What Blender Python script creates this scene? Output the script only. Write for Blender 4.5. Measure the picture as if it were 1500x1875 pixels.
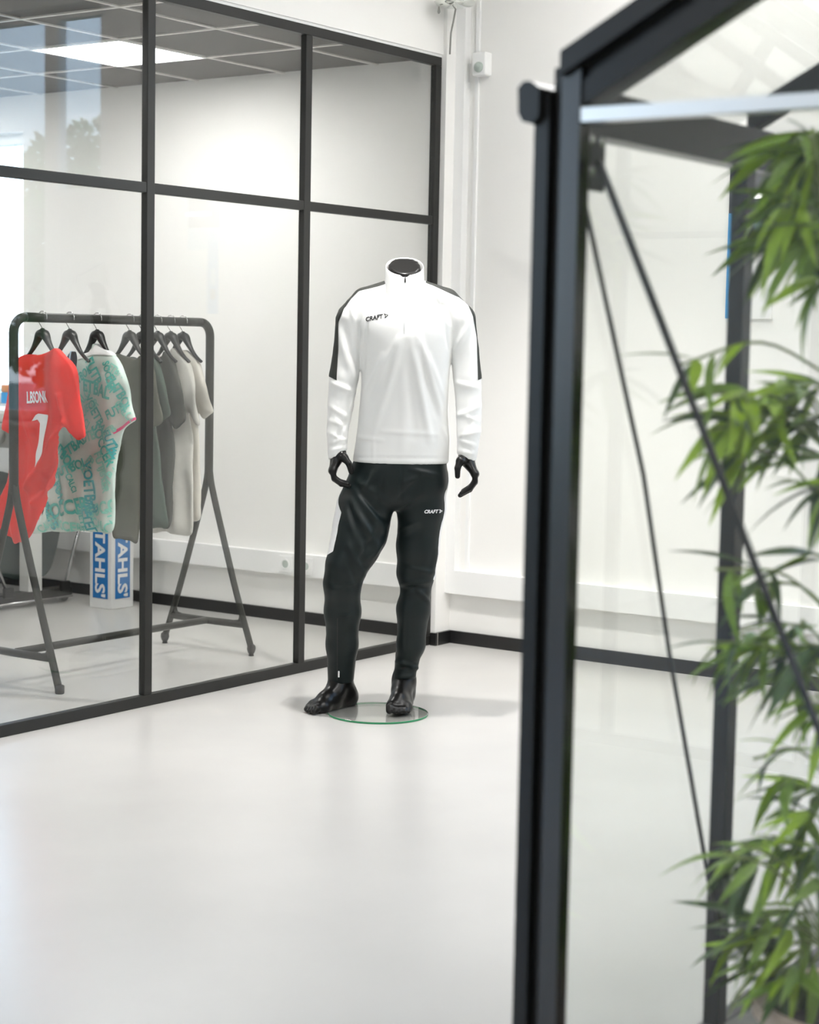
import bpy, bmesh, math, random
import numpy as np
from mathutils import Matrix, Vector
from mathutils.bvhtree import BVHTree

for o in list(bpy.data.objects):
    bpy.data.objects.remove(o, do_unlink=True)
SC = bpy.context.scene
COL = SC.collection
PI = math.pi

# ---------------------------------------------------------------- camera
IW, IH = 1500.0, 1875.0
F_PX = 3357.62
YAW, PITCH, ROLL = (math.radians(a) for a in (35.19053, 5.28697, 1.08601))
CAM_H = 1.35
_f = np.array([math.cos(PITCH)*math.cos(YAW), math.cos(PITCH)*math.sin(YAW), -math.sin(PITCH)])
_r = np.array([math.sin(YAW), -math.cos(YAW), 0.0])
_u = np.cross(_r, _f)
_r2 = math.cos(ROLL)*_r + math.sin(ROLL)*_u
_u2 = -math.sin(ROLL)*_r + math.cos(ROLL)*_u
CAMP = np.array([0, 0, CAM_H])
cd = bpy.data.cameras.new('camera')
cam = bpy.data.objects.new('camera', cd)
COL.objects.link(cam)
m = Matrix.Identity(4)
for i in range(3):
    m[i][0] = _r2[i]; m[i][1] = _u2[i]; m[i][2] = -_f[i]; m[i][3] = CAMP[i]
cam.matrix_world = m
cd.sensor_fit = 'VERTICAL'; cd.sensor_height = 36.0; cd.sensor_width = 28.8
cd.lens = F_PX/IH*36.0
cd.clip_start = 0.05; cd.clip_end = 200
cd.dof.use_dof = True; cd.dof.focus_distance = 6.75; cd.dof.aperture_fstop = 3.4
SC.camera = cam
SC.view_settings.view_transform = 'Standard'
SC.view_settings.look = 'None'
SC.view_settings.gamma = 1.0
SC.view_settings.use_curve_mapping = False
SC.view_settings.exposure = 0.22
SC.cycles.transparent_max_bounces = 40
SC.cycles.max_bounces = 10
SC.cycles.diffuse_bounces = 5

# ---------------------------------------------------------------- sky and light
W = bpy.data.worlds.new('world'); SC.world = W; W.use_nodes = True
wn = W.node_tree; wn.nodes.clear()
wo = wn.nodes.new('ShaderNodeOutputWorld'); bg = wn.nodes.new('ShaderNodeBackground')
tc = wn.nodes.new('ShaderNodeTexCoord'); sp = wn.nodes.new('ShaderNodeSeparateXYZ')
cr = wn.nodes.new('ShaderNodeValToRGB')
cr.color_ramp.elements[0].position = 0.0; cr.color_ramp.elements[0].color = (0.72, 0.87, 1.0, 1)
cr.color_ramp.elements[1].position = 0.6; cr.color_ramp.elements[1].color = (0.25, 0.52, 0.95, 1)
wn.links.new(tc.outputs['Generated'], sp.inputs[0]); wn.links.new(sp.outputs['Z'], cr.inputs[0])
wn.links.new(cr.outputs[0], bg.inputs[0]); wn.links.new(bg.outputs[0], wo.inputs[0])
bg.inputs[1].default_value = 5.6
LAMP_STRENGTH = 12.5       # showroom ceiling panels
LAMP_INNER = 21.0           # print room ceiling panels

# ---------------------------------------------------------------- photo pixel -> position helpers
def ray(px, py):
    return _r2*((px-IW/2)/F_PX) - _u2*((py-IH/2)/F_PX) + _f
def on_z(px, py, h=0.0):
    d = ray(px, py); return CAMP + d*(h-CAM_H)/d[2]
def on_x(px, py, x):
    d = ray(px, py); return CAMP + d*x/d[0]
def on_y(px, py, y):
    d = ray(px, py); return CAMP + d*y/d[1]

# ---------------------------------------------------------------- materials
def mat(name, col, rough=0.5, metal=0.0, var=0.0, vscale=8.0, bump=0.0, bscale=200.0, emit=0.0,
        sheen=0.0, coat=0.0, spec=0.5, rvar=0.0, stretch=None, subs=0.0):
    M = bpy.data.materials.new(name); M.use_nodes = True
    nt = M.node_tree; b = nt.nodes['Principled BSDF']
    b.inputs['Base Color'].default_value = (*col, 1); b.inputs['Roughness'].default_value = rough
    b.inputs['Metallic'].default_value = metal
    b.inputs['Specular IOR Level'].default_value = spec
    if sheen: b.inputs['Sheen Weight'].default_value = sheen; b.inputs['Sheen Roughness'].default_value = 0.4
    if coat: b.inputs['Coat Weight'].default_value = coat; b.inputs['Coat Roughness'].default_value = 0.08
    if emit:
        b.inputs['Emission Color'].default_value = (*col, 1); b.inputs['Emission Strength'].default_value = emit
    co = nt.nodes.new('ShaderNodeTexCoord'); src = co.outputs['Object']
    if stretch:
        mp = nt.nodes.new('ShaderNodeMapping'); mp.inputs['Scale'].default_value = stretch
        nt.links.new(src, mp.inputs[0]); src = mp.outputs[0]
    if var or rvar:
        n = nt.nodes.new('ShaderNodeTexNoise'); n.inputs['Scale'].default_value = vscale
        n.inputs['Detail'].default_value = 5; nt.links.new(src, n.inputs['Vector'])
        if var:
            r = nt.nodes.new('ShaderNodeValToRGB')
            r.color_ramp.elements[0].position = 0.3; r.color_ramp.elements[1].position = 0.7
            r.color_ramp.elements[0].color = (*[c*(1-var) for c in col], 1)
            r.color_ramp.elements[1].color = (*[min(1, c*(1+var)) for c in col], 1)
            nt.links.new(n.outputs['Fac'], r.inputs[0]); nt.links.new(r.outputs[0], b.inputs['Base Color'])
        if rvar:
            mr = nt.nodes.new('ShaderNodeMapRange')
            mr.inputs['To Min'].default_value = rough-rvar; mr.inputs['To Max'].default_value = rough+rvar
            nt.links.new(n.outputs['Fac'], mr.inputs['Value']); nt.links.new(mr.outputs[0], b.inputs['Roughness'])
    if bump:
        n2 = nt.nodes.new('ShaderNodeTexNoise'); n2.inputs['Scale'].default_value = bscale
        n2.inputs['Detail'].default_value = 3; nt.links.new(src, n2.inputs['Vector'])
        bp = nt.nodes.new('ShaderNodeBump'); bp.inputs['Strength'].default_value = bump
        bp.inputs['Distance'].default_value = 0.002
        nt.links.new(n2.outputs['Fac'], bp.inputs['Height']); nt.links.new(bp.outputs[0], b.inputs['Normal'])
    return M

def glass_mat(name, tint, f0=0.04, rough=0.0):
    M = bpy.data.materials.new(name); M.use_nodes = True
    nt = M.node_tree; nt.nodes.clear(); N = nt.nodes.new; L = nt.links.new
    out = N('ShaderNodeOutputMaterial'); mix = N('ShaderNodeMixShader')
    tr = N('ShaderNodeBsdfTransparent'); tr.inputs[0].default_value = (*tint, 1)
    gl = N('ShaderNodeBsdfGlossy'); gl.inputs['Roughness'].default_value = rough
    g = N('ShaderNodeNewGeometry'); dt = N('ShaderNodeVectorMath'); dt.operation = 'DOT_PRODUCT'
    L(g.outputs['Normal'], dt.inputs[0]); L(g.outputs['Incoming'], dt.inputs[1])
    ab = N('ShaderNodeMath'); ab.operation = 'ABSOLUTE'; L(dt.outputs['Value'], ab.inputs[0])
    su = N('ShaderNodeMath'); su.operation = 'SUBTRACT'; su.inputs[0].default_value = 1.0; L(ab.outputs[0], su.inputs[1])
    pw = N('ShaderNodeMath'); pw.operation = 'POWER'; pw.inputs[1].default_value = 5.0; L(su.outputs[0], pw.inputs[0])
    ma = N('ShaderNodeMath'); ma.operation = 'MULTIPLY_ADD'; ma.inputs[1].default_value = 1-f0; ma.inputs[2].default_value = f0
    L(pw.outputs[0], ma.inputs[0]); L(ma.outputs[0], mix.inputs[0]); L(tr.outputs[0], mix.inputs[1]); L(gl.outputs[0], mix.inputs[2])
    L(mix.outputs[0], out.inputs[0])
    return M

MT = {
 'wall': mat('wall_paint', (0.86, 0.85, 0.825), 0.6, var=0.012, vscale=1.5, bump=0.08, bscale=300),
 'white_trim': mat('white_plastic_trim', (0.84, 0.84, 0.83), 0.35),
 'floor': mat('polished_concrete', (0.50, 0.488, 0.468), 0.27, var=0.05, vscale=1.3, spec=0.35),
 'black_skirt': mat('black_skirting', (0.012, 0.012, 0.012), 0.3),
 'frame': mat('black_powder_coat', (0.021, 0.021, 0.0195), 0.42, var=0.05, spec=0.3),
 'ceil': mat('ceiling_paint', (0.72, 0.715, 0.70), 0.8),
 'tile': mat('grey_ceiling_tile', (0.078, 0.073, 0.067), 0.9, bump=0.3, bscale=400),
 'tbar': mat('ceiling_grid_metal', (0.62, 0.6, 0.56), 0.4),
 'glass': glass_mat('clear_glass', (0.985, 0.99, 0.985), f0=0.045),
 'ggreen': glass_mat('green_tinted_glass', (0.988, 0.994, 0.986), f0=0.03),
 'lamp': None,
 'alu': mat('anodised_black_aluminium', (0.006, 0.006, 0.006), 0.3, metal=0.0, spec=0.32, var=0.05),
 'alu_post': mat('semi_gloss_black_aluminium', (0.007, 0.007, 0.007), 0.22, spec=0.7),
 'alu_bar': mat('mill_finish_aluminium', (0.6, 0.6, 0.6), 0.35, metal=1.0),
 'rack': mat('olive_black_rack_paint', (0.02, 0.021, 0.017), 0.45, spec=0.35),
 'hanger': mat('black_hanger_plastic', (0.014, 0.014, 0.014), 0.35),
 'wire': mat('steel_wire', (0.6, 0.6, 0.6), 0.25, metal=1.0),
 'chrome': mat('chrome', (0.75, 0.77, 0.74), 0.12, metal=1.0),
 'gloss_black': mat('gloss_black_mannequin', (0.006, 0.0057, 0.0054), 0.28, spec=0.32),
 'jersey': mat('white_jersey_knit', (0.80, 0.80, 0.785), 0.75, bump=0.12, bscale=900),
 'jersey_black': mat('black_jersey_knit', (0.022, 0.024, 0.02), 0.7),
 'trouser': mat('black_green_training_fabric', (0.0055, 0.0105, 0.0105), 0.44, spec=0.28, bump=0.1, bscale=700),
 'white_print': mat('white_print', (0.82, 0.82, 0.82), 0.6),
 'black_print': mat('black_print', (0.015, 0.015, 0.015), 0.6),
 'grey_print': mat('grey_print', (0.55, 0.56, 0.56), 0.6),
 'green_edge': mat('green_glass_edge', (0.02, 0.22, 0.09), 0.15),
 'red': mat('red_shirt_fabric', (0.78, 0.016, 0.010), 0.6, bump=0.1, bscale=800),
 'pattern': mat('pale_mint_fabric', (0.64, 0.76, 0.69), 0.7, var=0.05, vscale=25),
 'teal1': mat('teal_print', (0.10, 0.50, 0.43), 0.7),
 'teal2': mat('light_teal_print', (0.26, 0.66, 0.55), 0.7),
 'teal3': mat('blue_teal_print', (0.07, 0.42, 0.44), 0.7),
 'pink': mat('pink_trim', (0.72, 0.06, 0.2), 0.6),
 'olive': mat('olive_grey_fabric', (0.085, 0.085, 0.062), 0.85, var=0.05, vscale=30),
 'dgreen': mat('dark_green_fabric', (0.06, 0.085, 0.066), 0.85, var=0.05, vscale=30),
 'charcoal': mat('charcoal_fabric', (0.06, 0.062, 0.052), 0.85, var=0.05, vscale=30),
 'beige': mat('light_beige_fabric', (0.55, 0.535, 0.49), 0.85, var=0.04, vscale=30),
 'beige2': mat('cream_fabric', (0.62, 0.59, 0.53), 0.85, var=0.04, vscale=30),
 'navy': mat('navy_fabric', (0.012, 0.016, 0.03), 0.7),
 'card_white': mat('white_cardboard', (0.78, 0.78, 0.77), 0.6),
 'blue': mat('blue_print', (0.006, 0.16, 0.46), 0.5),
 'sky_blue': mat('bright_blue_print', (0.02, 0.30, 0.66), 0.45),
 'pale_blue': mat('pale_blue_print', (0.38, 0.62, 0.75), 0.45),
 'teal_tape': mat('teal_tape', (0.02, 0.38, 0.42), 0.4),
 'machine': mat('machine_grey', (0.28, 0.28, 0.26), 0.35),
 'machine_w': mat('machine_white', (0.66, 0.66, 0.63), 0.4),
 'rubber': mat('black_rubber', (0.012, 0.012, 0.012), 0.6),
 'basket': mat('dark_green_cloth', (0.018, 0.032, 0.028), 0.8),
 'orange': mat('orange_vinyl', (0.75, 0.26, 0.04), 0.4),
 'terracotta': mat('taupe_clay', (0.42, 0.33, 0.27), 0.8, var=0.12, vscale=14, bump=0.2, bscale=60),
 'soil': mat('dark_soil', (0.025, 0.02, 0.016), 0.95, var=0.3, vscale=40, bump=0.8, bscale=90),
 'slab': mat('dark_grey_slab', (0.085, 0.085, 0.075), 0.6, var=0.1),
 'cane': mat('bamboo_cane', (0.14, 0.19, 0.04), 0.5, var=0.15, vscale=10),
 'leaf1': mat('bamboo_leaf_bright', (0.27, 0.43, 0.015), 0.45, var=0.15, vscale=12),
 'leaf2': mat('bamboo_leaf_mid', (0.13, 0.235, 0.015), 0.45, var=0.15, vscale=12),
 'leaf3': mat('bamboo_leaf_dark', (0.036, 0.085, 0.014), 0.45, var=0.15, vscale=12),
 'bark': mat('tree_bark', (0.12, 0.09, 0.06), 0.9, var=0.2),
 'foliage': mat('tree_foliage', (0.13, 0.24, 0.06), 0.8, var=0.3, vscale=3),
 'grass': mat('outdoor_ground', (0.22, 0.25, 0.17), 0.9, var=0.15, vscale=0.7),
 'lens': mat('sensor_lens', (0.42, 0.48, 0.44), 0.3),
}
def lamp_mat(name, s):
    return mat(name, (1.0, 0.985, 0.965), 0.5, emit=s)
MT['lamp'] = lamp_mat('lamp_diffuser', LAMP_STRENGTH)
MT['reflection_glow'] = lamp_mat('painted_reflection_glow', 2.5)  # glow of the painted reflection bar, not a lamp
MT['lamp_in'] = lamp_mat('lamp_diffuser_print_room', LAMP_INNER)

# ---------------------------------------------------------------- object helpers
def obj(name, vf, material, parent=None, smooth=False, mats=None):
    me = vf if isinstance(vf, bpy.types.Mesh) else None
    if me is None:
        v, f = vf
        me = bpy.data.meshes.new(name)
        me.from_pydata([tuple(map(float, p)) for p in v], [], [tuple(int(i) for i in q) for q in f])
        if smooth: me.polygons.foreach_set('use_smooth', [True]*len(me.polygons))
        me.update()
        if material is not None: me.materials.append(MT[material] if isinstance(material, str) else material)
    o = bpy.data.objects.new(name, me); COL.objects.link(o)
    if parent is not None: o.parent = parent
    return o
def tag(o, label=None, cat=None, group=None, kind=None):
    if label: o['label'] = label
    if cat: o['category'] = cat
    if group: o['group'] = group
    if kind: o['kind'] = kind
    return o
def empty(name, loc=(0, 0, 0), rz=0.0):
    o = bpy.data.objects.new(name, None); COL.objects.link(o)
    o.location = tuple(float(c) for c in loc); o.rotation_euler = (0, 0, rz); o.empty_display_size = 0.1
    return o
def box(x0, x1, y0, y1, z0, z1):
    v = [(x, y, z) for z in (z0, z1) for y in (y0, y1) for x in (x0, x1)]
    f = [(0, 2, 3, 1), (4, 5, 7, 6), (0, 1, 5, 4), (2, 6, 7, 3), (0, 4, 6, 2), (1, 3, 7, 5)]
    return v, f
def join(*parts):
    V, Fc = [], []
    for v, f in parts:
        n = len(V); V += list(v); Fc += [tuple(i+n for i in q) for q in f]
    return V, Fc
def bbox_bev(x0, x1, y0, y1, z0, z1, b=0.004):
    bm = bmesh.new()
    v, f = box(x0, x1, y0, y1, z0, z1)
    vs = [bm.verts.new(p) for p in v]
    for q in f: bm.faces.new([vs[i] for i in q])
    bmesh.ops.bevel(bm, geom=bm.edges[:], offset=b, segments=2, affect='EDGES', profile=0.5)
    V = [tuple(p.co) for p in bm.verts]; bm.verts.index_update()
    Fc = [tuple(p.index for p in q.verts) for q in bm.faces]; bm.free()
    return V, Fc
def sweep(pts, prof, up=(0, 0, 1), closed=False, scale=None):
    """sweep a closed 2-D profile [(a,b)] along points; a along side axis, b along up axis"""
    P = [np.array(p, float) for p in pts]; n = len(P); k = len(prof); V = []; Fc = []
    up = np.array(up, float)
    for i in range(n):
        t = (P[min(i+1, n-1)]-P[max(i-1, 0)]) if not closed else P[(i+1) % n]-P[i-1]
        t = t/np.linalg.norm(t)
        s = np.cross(t, up)
        if np.linalg.norm(s) < 1e-3: s = np.cross(t, (1, 0, 0) if abs(t[0]) < .9 else (0, 1, 0))
        s /= np.linalg.norm(s); w = np.cross(s, t)
        sc = scale[i] if scale else 1.0
        for a, b in prof: V.append(tuple(P[i]+s*a*sc+w*b*sc))
    for i in range(n-1 if not closed else n):
        for j in range(k):
            a = i*k+j; b = i*k+(j+1) % k; c = ((i+1) % n)*k+(j+1) % k; d = ((i+1) % n)*k+j
            Fc.append((a, b, c, d))
    if not closed:
        Fc.append(tuple(reversed(range(k)))); Fc.append(tuple((n-1)*k+j for j in range(k)))
    return V, Fc
def circ(r, n=12, ry=None):
    ry = r if ry is None else ry
    return [(r*math.cos(2*PI*i/n), ry*math.sin(2*PI*i/n)) for i in range(n)]
def rect(w, h):
    return [(-w/2, -h/2), (w/2, -h/2), (w/2, h/2), (-w/2, h/2)]
def tube(pts, r, n=10, **k): return sweep(pts, circ(r, n), **k)
def lathe(prof, n=32, c=(0, 0, 0)):
    V, Fc = [], []
    for r, z in prof:
        for i in range(n):
            a = 2*PI*i/n; V.append((c[0]+r*math.cos(a), c[1]+r*math.sin(a), c[2]+z))
    for j in range(len(prof)-1):
        for i in range(n):
            Fc.append((j*n+i, j*n+(i+1) % n, (j+1)*n+(i+1) % n, (j+1)*n+i))
    Fc.append(tuple(reversed(range(n)))); Fc.append(tuple((len(prof)-1)*n+i for i in range(n)))
    return V, Fc
def xform(vf, M):
    v, f = vf
    return [tuple(M @ Vector(p)) for p in v], f
def smooth_path(pts, n=6):
    """Catmull-Rom through points"""
    P = [np.array(p, float) for p in pts]; P = [2*P[0]-P[1]]+P+[2*P[-1]-P[-2]]; out = []
    for i in range(1, len(P)-2):
        for k in range(n):
            t = k/n
            out.append(0.5*((2*P[i])+(-P[i-1]+P[i+1])*t+(2*P[i-1]-5*P[i]+4*P[i+1]-P[i+2])*t*t+(-P[i-1]+3*P[i]-3*P[i+1]+P[i+2])*t**3))
    out.append(P[-2]); return out

# ---- text as a flat mesh (x right, y up), centred
def text_mesh(s, size=0.1, bold=0.0, shear=0.0, xscale=1.0, maxedge=None, spacing=1.0):
    cu = bpy.data.curves.new('text', 'FONT'); cu.body = s; cu.size = size; cu.offset = bold; cu.shear = shear
    cu.space_character = spacing
    cu.resolution_u = 3
    o = bpy.data.objects.new('text', cu); COL.objects.link(o)
    dg = bpy.context.evaluated_depsgraph_get(); dg.update()
    me = bpy.data.meshes.new_from_object(o.evaluated_get(dg))
    bpy.data.objects.remove(o); bpy.data.curves.remove(cu)
    bm = bmesh.new(); bm.from_mesh(me); bpy.data.meshes.remove(me)
    bmesh.ops.triangulate(bm, faces=bm.faces[:])
    if maxedge:
        for _ in range(4):
            long = [e for e in bm.edges if e.calc_length() > maxedge]
            if not long: break
            bmesh.ops.subdivide_edges(bm, edges=long, cuts=1)
            bmesh.ops.triangulate(bm, faces=bm.faces[:])
    V = np.array([v.co[:] for v in bm.verts]); bm.verts.index_update()
    Fc = [tuple(v.index for v in f.verts) for f in bm.faces]; bm.free()
    V[:, 0] *= xscale
    c = (V.min(0)+V.max(0))/2
    return V-c, Fc

# ---- implicit surface modelling
class Field:
    def __init__(s, lo, hi, h):
        s.lo = np.array(lo, float); s.h = h
        s.n = np.ceil((np.array(hi)-s.lo)/h).astype(int)+1
        s.ax = [s.lo[i]+h*np.arange(s.n[i]) for i in range(3)]
        s.F = np.full(s.n, 0.15, np.float32)
    def block(s, lo, hi):
        a = np.clip(((np.array(lo)-s.lo)/s.h).astype(int)-1, 0, s.n); b = np.clip(((np.array(hi)-s.lo)/s.h).astype(int)+2, 0, s.n)
        sl = tuple(slice(a[i], b[i]) for i in range(3))
        g = np.meshgrid(*[s.ax[i][sl[i]] for i in range(3)], indexing='ij', sparse=True)
        return sl, g
    def smin(s, sl, d, k):
        A = s.F[sl]; hh = np.maximum(k-np.abs(A-d), 0)/k
        s.F[sl] = np.minimum(A, d)-hh*hh*k*0.25
    def cone(s, a, b, ra, rb, k=0.012, sy=1.0):
        a = np.array(a, float); b = np.array(b, float); R = max(ra, rb)*max(1, sy)+k+3*s.h
        sl, (x, y, z) = s.block(np.minimum(a, b)-R, np.maximum(a, b)+R)
        d = b-a; L = max(d@d, 1e-9)
        t = np.clip(((x-a[0])*d[0]+(y-a[1])*d[1]+(z-a[2])*d[2])/L, 0, 1)
        q = np.sqrt((x-a[0]-t*d[0])**2+((y-a[1]-t*d[1])/sy)**2+(z-a[2]-t*d[2])**2)-(ra+(rb-ra)*t)
        s.smin(sl, q, k)
    def chain(s, pts, k=0.012, sy=1.0):
        for (a, ra), (b, rb) in zip(pts[:-1], pts[1:]): s.cone(a, b, ra, rb, k, sy)
    def stack(s, rows, k=0.012, p=2.4):
        """rows (z, cx, cy, wx, wy) ascending z"""
        R = np.array(sorted(rows)); zr = R[:, 0]
        sl, (x, y, z) = s.block(s.lo, s.lo+s.h*s.n)
        zs = np.array([p[2] for p in smooth_path([(0, 0, a) for a in zr], 8)])
        cx, cy, wx, wy = (np.interp(z, zs, np.array([p[0] for p in smooth_path([(a, 0, 0) for a in R[:, i]], 8)])) for i in range(1, 5))
        q = ((np.abs((x-cx)/wx))**p+(np.abs((y-cy)/wy))**p)**(1/p)
        d = (q-1)*np.minimum(wx, wy)
        d = np.maximum(d, np.maximum(z-zr[-1], zr[0]-z))
        s.smin(sl, d.astype(np.float32), k)
    def cut(s, fn):
        sl, (x, y, z) = s.block(s.lo, s.lo+s.h*s.n)
        s.F = np.maximum(s.F, fn(x, y, z)).astype(np.float32)
    def mesh(s, smooth=2):
        Fv = np.pad(s.F, 1, constant_values=0.15); n = Fv.shape; ins = Fv < 0
        c = [slice(0, -1), slice(1, None)]
        cnt = np.zeros([i-1 for i in n], np.int8)
        for i in (0, 1):
            for j in (0, 1):
                for k in (0, 1): cnt += ins[c[i], c[j], c[k]]
        act = (cnt > 0) & (cnt < 8); idx = np.full(act.shape, -1); I = np.argwhere(act); idx[act] = np.arange(len(I))
        acc = np.zeros((len(I), 3)); num = np.zeros(len(I))
        cor = [(i, j, k) for i in (0, 1) for j in (0, 1) for k in (0, 1)]
        for a in cor:
            for ax in range(3):
                if a[ax] == 1: continue
                b = list(a); b[ax] = 1
                fa = Fv[I[:, 0]+a[0], I[:, 1]+a[1], I[:, 2]+a[2]]; fb = Fv[I[:, 0]+b[0], I[:, 1]+b[1], I[:, 2]+b[2]]
                ok = (fa < 0) != (fb < 0)
                t = np.where(ok, fa/np.where(ok, fa-fb, 1), 0)
                p = np.array(a, float)[None].repeat(len(I), 0); p[:, ax] = t
                acc[ok] += p[ok]; num[ok] += 1
        V = (I+acc/num[:, None]-1)*s.h+s.lo
        Q = []
        for ax in range(3):
            sl0 = [slice(1, -1)]*3; sl1 = [slice(1, -1)]*3
            sl0[ax] = slice(0, -1); sl1[ax] = slice(1, None)
            A = ins[tuple(sl0)]; B = ins[tuple(sl1)]
            for flip, msk in ((0, A & ~B), (1, B & ~A)):
                E = np.argwhere(msk); off = np.ones(3, int); off[ax] = 0; E = E+off
                u, v = [(1, 2), (2, 0), (0, 1)][ax]
                def cell(du, dv):
                    p = E.copy(); p[:, u] -= du; p[:, v] -= dv; return idx[p[:, 0], p[:, 1], p[:, 2]]
                q = np.stack([cell(1, 1), cell(0, 1), cell(0, 0), cell(1, 0)], 1)
                Q.append(q[:, ::-1] if flip else q)
        Q = np.concatenate(Q)
        V = lap(V, Q, smooth)
        return V, Q
def lap(V, Q, it):
    for _ in range(it):
        S = np.zeros_like(V); c = np.zeros(len(V))
        for k in range(4):
            for j in (1, 3):
                np.add.at(S, Q[:, k], V[Q[:, (k+j) % 4]]); np.add.at(c, Q[:, k], 1)
        V = V*0.4+0.6*S/np.maximum(c, 1)[:, None]
    return V
def normals(V, Q):
    n = np.cross(V[Q[:, 2]]-V[Q[:, 0]], V[Q[:, 3]]-V[Q[:, 1]]); N = np.zeros_like(V)
    for k in range(4): np.add.at(N, Q[:, k], n)
    return N/np.maximum(np.linalg.norm(N, axis=1), 1e-12)[:, None]
def clip_patch(V, Q, N, g, off=0.0015):
    """part of the surface where g>0, lifted by off along the normals"""
    T = np.concatenate([Q[:, [0, 1, 2]], Q[:, [0, 2, 3]]]); P = V+N*off
    keep = (g[T] > 0).any(1); T = T[keep]; out = []; fc = []; cache = {}
    def vid(key, p):
        if key not in cache: cache[key] = len(out); out.append(p)
        return cache[key]
    for t in T:
        poly = []
        for i in range(3):
            a, b = int(t[i]), int(t[(i+1) % 3])
            if g[a] > 0: poly.append(vid(a, P[a]))
            if (g[a] > 0) != (g[b] > 0):
                s_ = g[a]/(g[a]-g[b]); poly.append(vid((min(a, b), max(a, b)), P[a]+(P[b]-P[a])*s_))
        if len(poly) >= 3: fc.append(tuple(poly))
    return out, fc
def seg_d(x, z, a, b):
    d = np.array(b)-np.array(a); L = max(d@d, 1e-9)
    t = np.clip(((x-a[0])*d[0]+(z-a[1])*d[1])/L, 0, 1)
    return np.hypot(x-a[0]-t*d[0], z-a[1]-t*d[1]), t

# ================================================================ SETTING
XW, YP = 6.83, 4.62          # back wall plane, glass partition plane
CEIL, CEIL_IN = 3.3, 2.6
def structure(name, vf, m, parent=None, **k):
    o = obj(name, vf, m, parent, **k)
    if parent is None: o['kind'] = 'structure'
    return o
structure('floor', box(-4, XW, -5, 9.3, -0.1, 0), 'floor')['label'] = 'polished light grey concrete floor'
# back wall with two window openings
W1 = (0.75, 2.45, 0.89, 3.05); W2 = (7.36, 8.75, 0.98, 2.42)
bw = []
ys = [-5, W1[0], W1[1], W2[0], W2[1], 9.3]
for i in range(5):
    if i in (1, 3):
        w = W1 if i == 1 else W2
        bw += [box(XW, XW+.2, ys[i], ys[i+1], 0, w[2]), box(XW, XW+.2, ys[i], ys[i+1], w[3], CEIL)]
    else: bw.append(box(XW, XW+.2, ys[i], ys[i+1], 0, CEIL))
structure('wall_back', join(*bw), 'wall')['label'] = 'long white painted wall running behind mannequin and clothes rack'
structure('wall_left', box(1.3, XW, 9.3, 9.5, 0, CEIL), 'wall')['label'] = 'white end wall of the print room'
structure('wall_right', box(-4, XW, -5.2, -5, 0, CEIL), 'wall')['label'] = 'white showroom side wall'
structure('wall_front', box(-4.2, -4, -5, 4.72, 0, CEIL), 'wall')['label'] = 'white showroom wall facing the long wall'
structure('wall_inner', box(1.2, 1.3, YP, 9.3, 0, CEIL), 'wall')['label'] = 'white cross wall of the print room'
structure('wall_header', join(box(1.2, 6.715, YP-.02, YP+.1, 2.6, CEIL), box(-4, -2.85, YP-.02, YP+.1, 0, CEIL), box(.8, 1.3, YP-.02, YP+.1, 0, CEIL), box(-2.85, .8, YP-.02, YP+.1, 0, .4), box(-2.85, .8, YP-.02, YP+.1, 2.95, CEIL)), 'wall')['label'] = 'white wall above the black framed glass partition'
structure('trim_1', box(6.715, XW, 4.583, 4.72, 0, CEIL), 'wall')['label'] = 'narrow white pilaster between glass partition and wall'
structure('ceiling', box(-4, XW, -5, YP, CEIL, CEIL+.1), 'ceil')['label'] = 'off-white showroom ceiling'
# skirtings
sk = structure('baseboard_back', join(box(XW-.014, XW, -5, 4.583, 0, .057), box(XW-.014, XW, 4.72, 9.3, 0, .057)), 'black_skirt'); sk['label'] = 'black skirting along the long white wall'
sk = structure('baseboard_pilaster', join(box(6.701, XW-.014, 4.569, 4.583, 0, .057), box(6.701, 6.715, 4.583, 4.6, 0, .057)), 'black_skirt'); sk['label'] = 'short black skirting around the white pilaster'
structure('trim_2', join(box(6.7155, 6.7165, 4.5675, 4.5695, 0, .057)), 'tbar')
# windows
def window(name, w, mulls, label):
    y0, y1, z0, z1 = w; e = empty(name, (XW, y0, z0)); tag(e, label, kind='structure')
    t = .055
    def P(n, vf, m): o = obj(n, [(tuple(np.array(p)-(XW, y0, z0))) for p in vf[0]] and ([tuple(np.array(p)-np.array((XW, y0, z0))) for p in vf[0]], vf[1]), m, e); return o
    P('window_frame', box(XW+.08, XW+.14, y0, y1, z0, z0+t), 'white_trim'); P('window_frame', box(XW+.08, XW+.14, y0, y1, z1-t, z1), 'white_trim')
    P('window_frame', box(XW+.08, XW+.14, y0, y0+t, z0+t, z1-t), 'white_trim'); P('window_frame', box(XW+.08, XW+.14, y1-t, y1, z0+t, z1-t), 'white_trim')
    ed = [y0+t]+[v for mm in mulls for v in (mm-.05, mm+.05)]+[y1-t]
    for mm in mulls: P('mullion', box(XW+.08, XW+.14, mm-.05, mm+.05, z0+t, z1-t), 'white_trim')
    for i in range(0, len(ed), 2): P('pane', box(XW+.108, XW+.112, ed[i], ed[i+1], z0+t, z1-t), 'glass')
    P('window_sill', box(XW-.03, XW+.08, y0-.02, y1+.02, z0-.025, z0), 'white_trim')
    return e
window('window_right_offscreen', W1, [1.4, 2.01], 'showroom window beside the greenhouse')
obj('reflection_blocker', box(XW+.09, XW+.13, 2.06, W1[1]-.055, W1[2]+.055, 2.12), 'white_trim', bpy.data.objects['window_right_offscreen']).matrix_parent_inverse = Matrix.Translation((-XW, -W1[0], -W1[2]))  # unseen infill added to tone down this window's reflection in the partition
window('window_2', W2, [8.05], 'tall bright window of the print room behind clothes rack')
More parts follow.
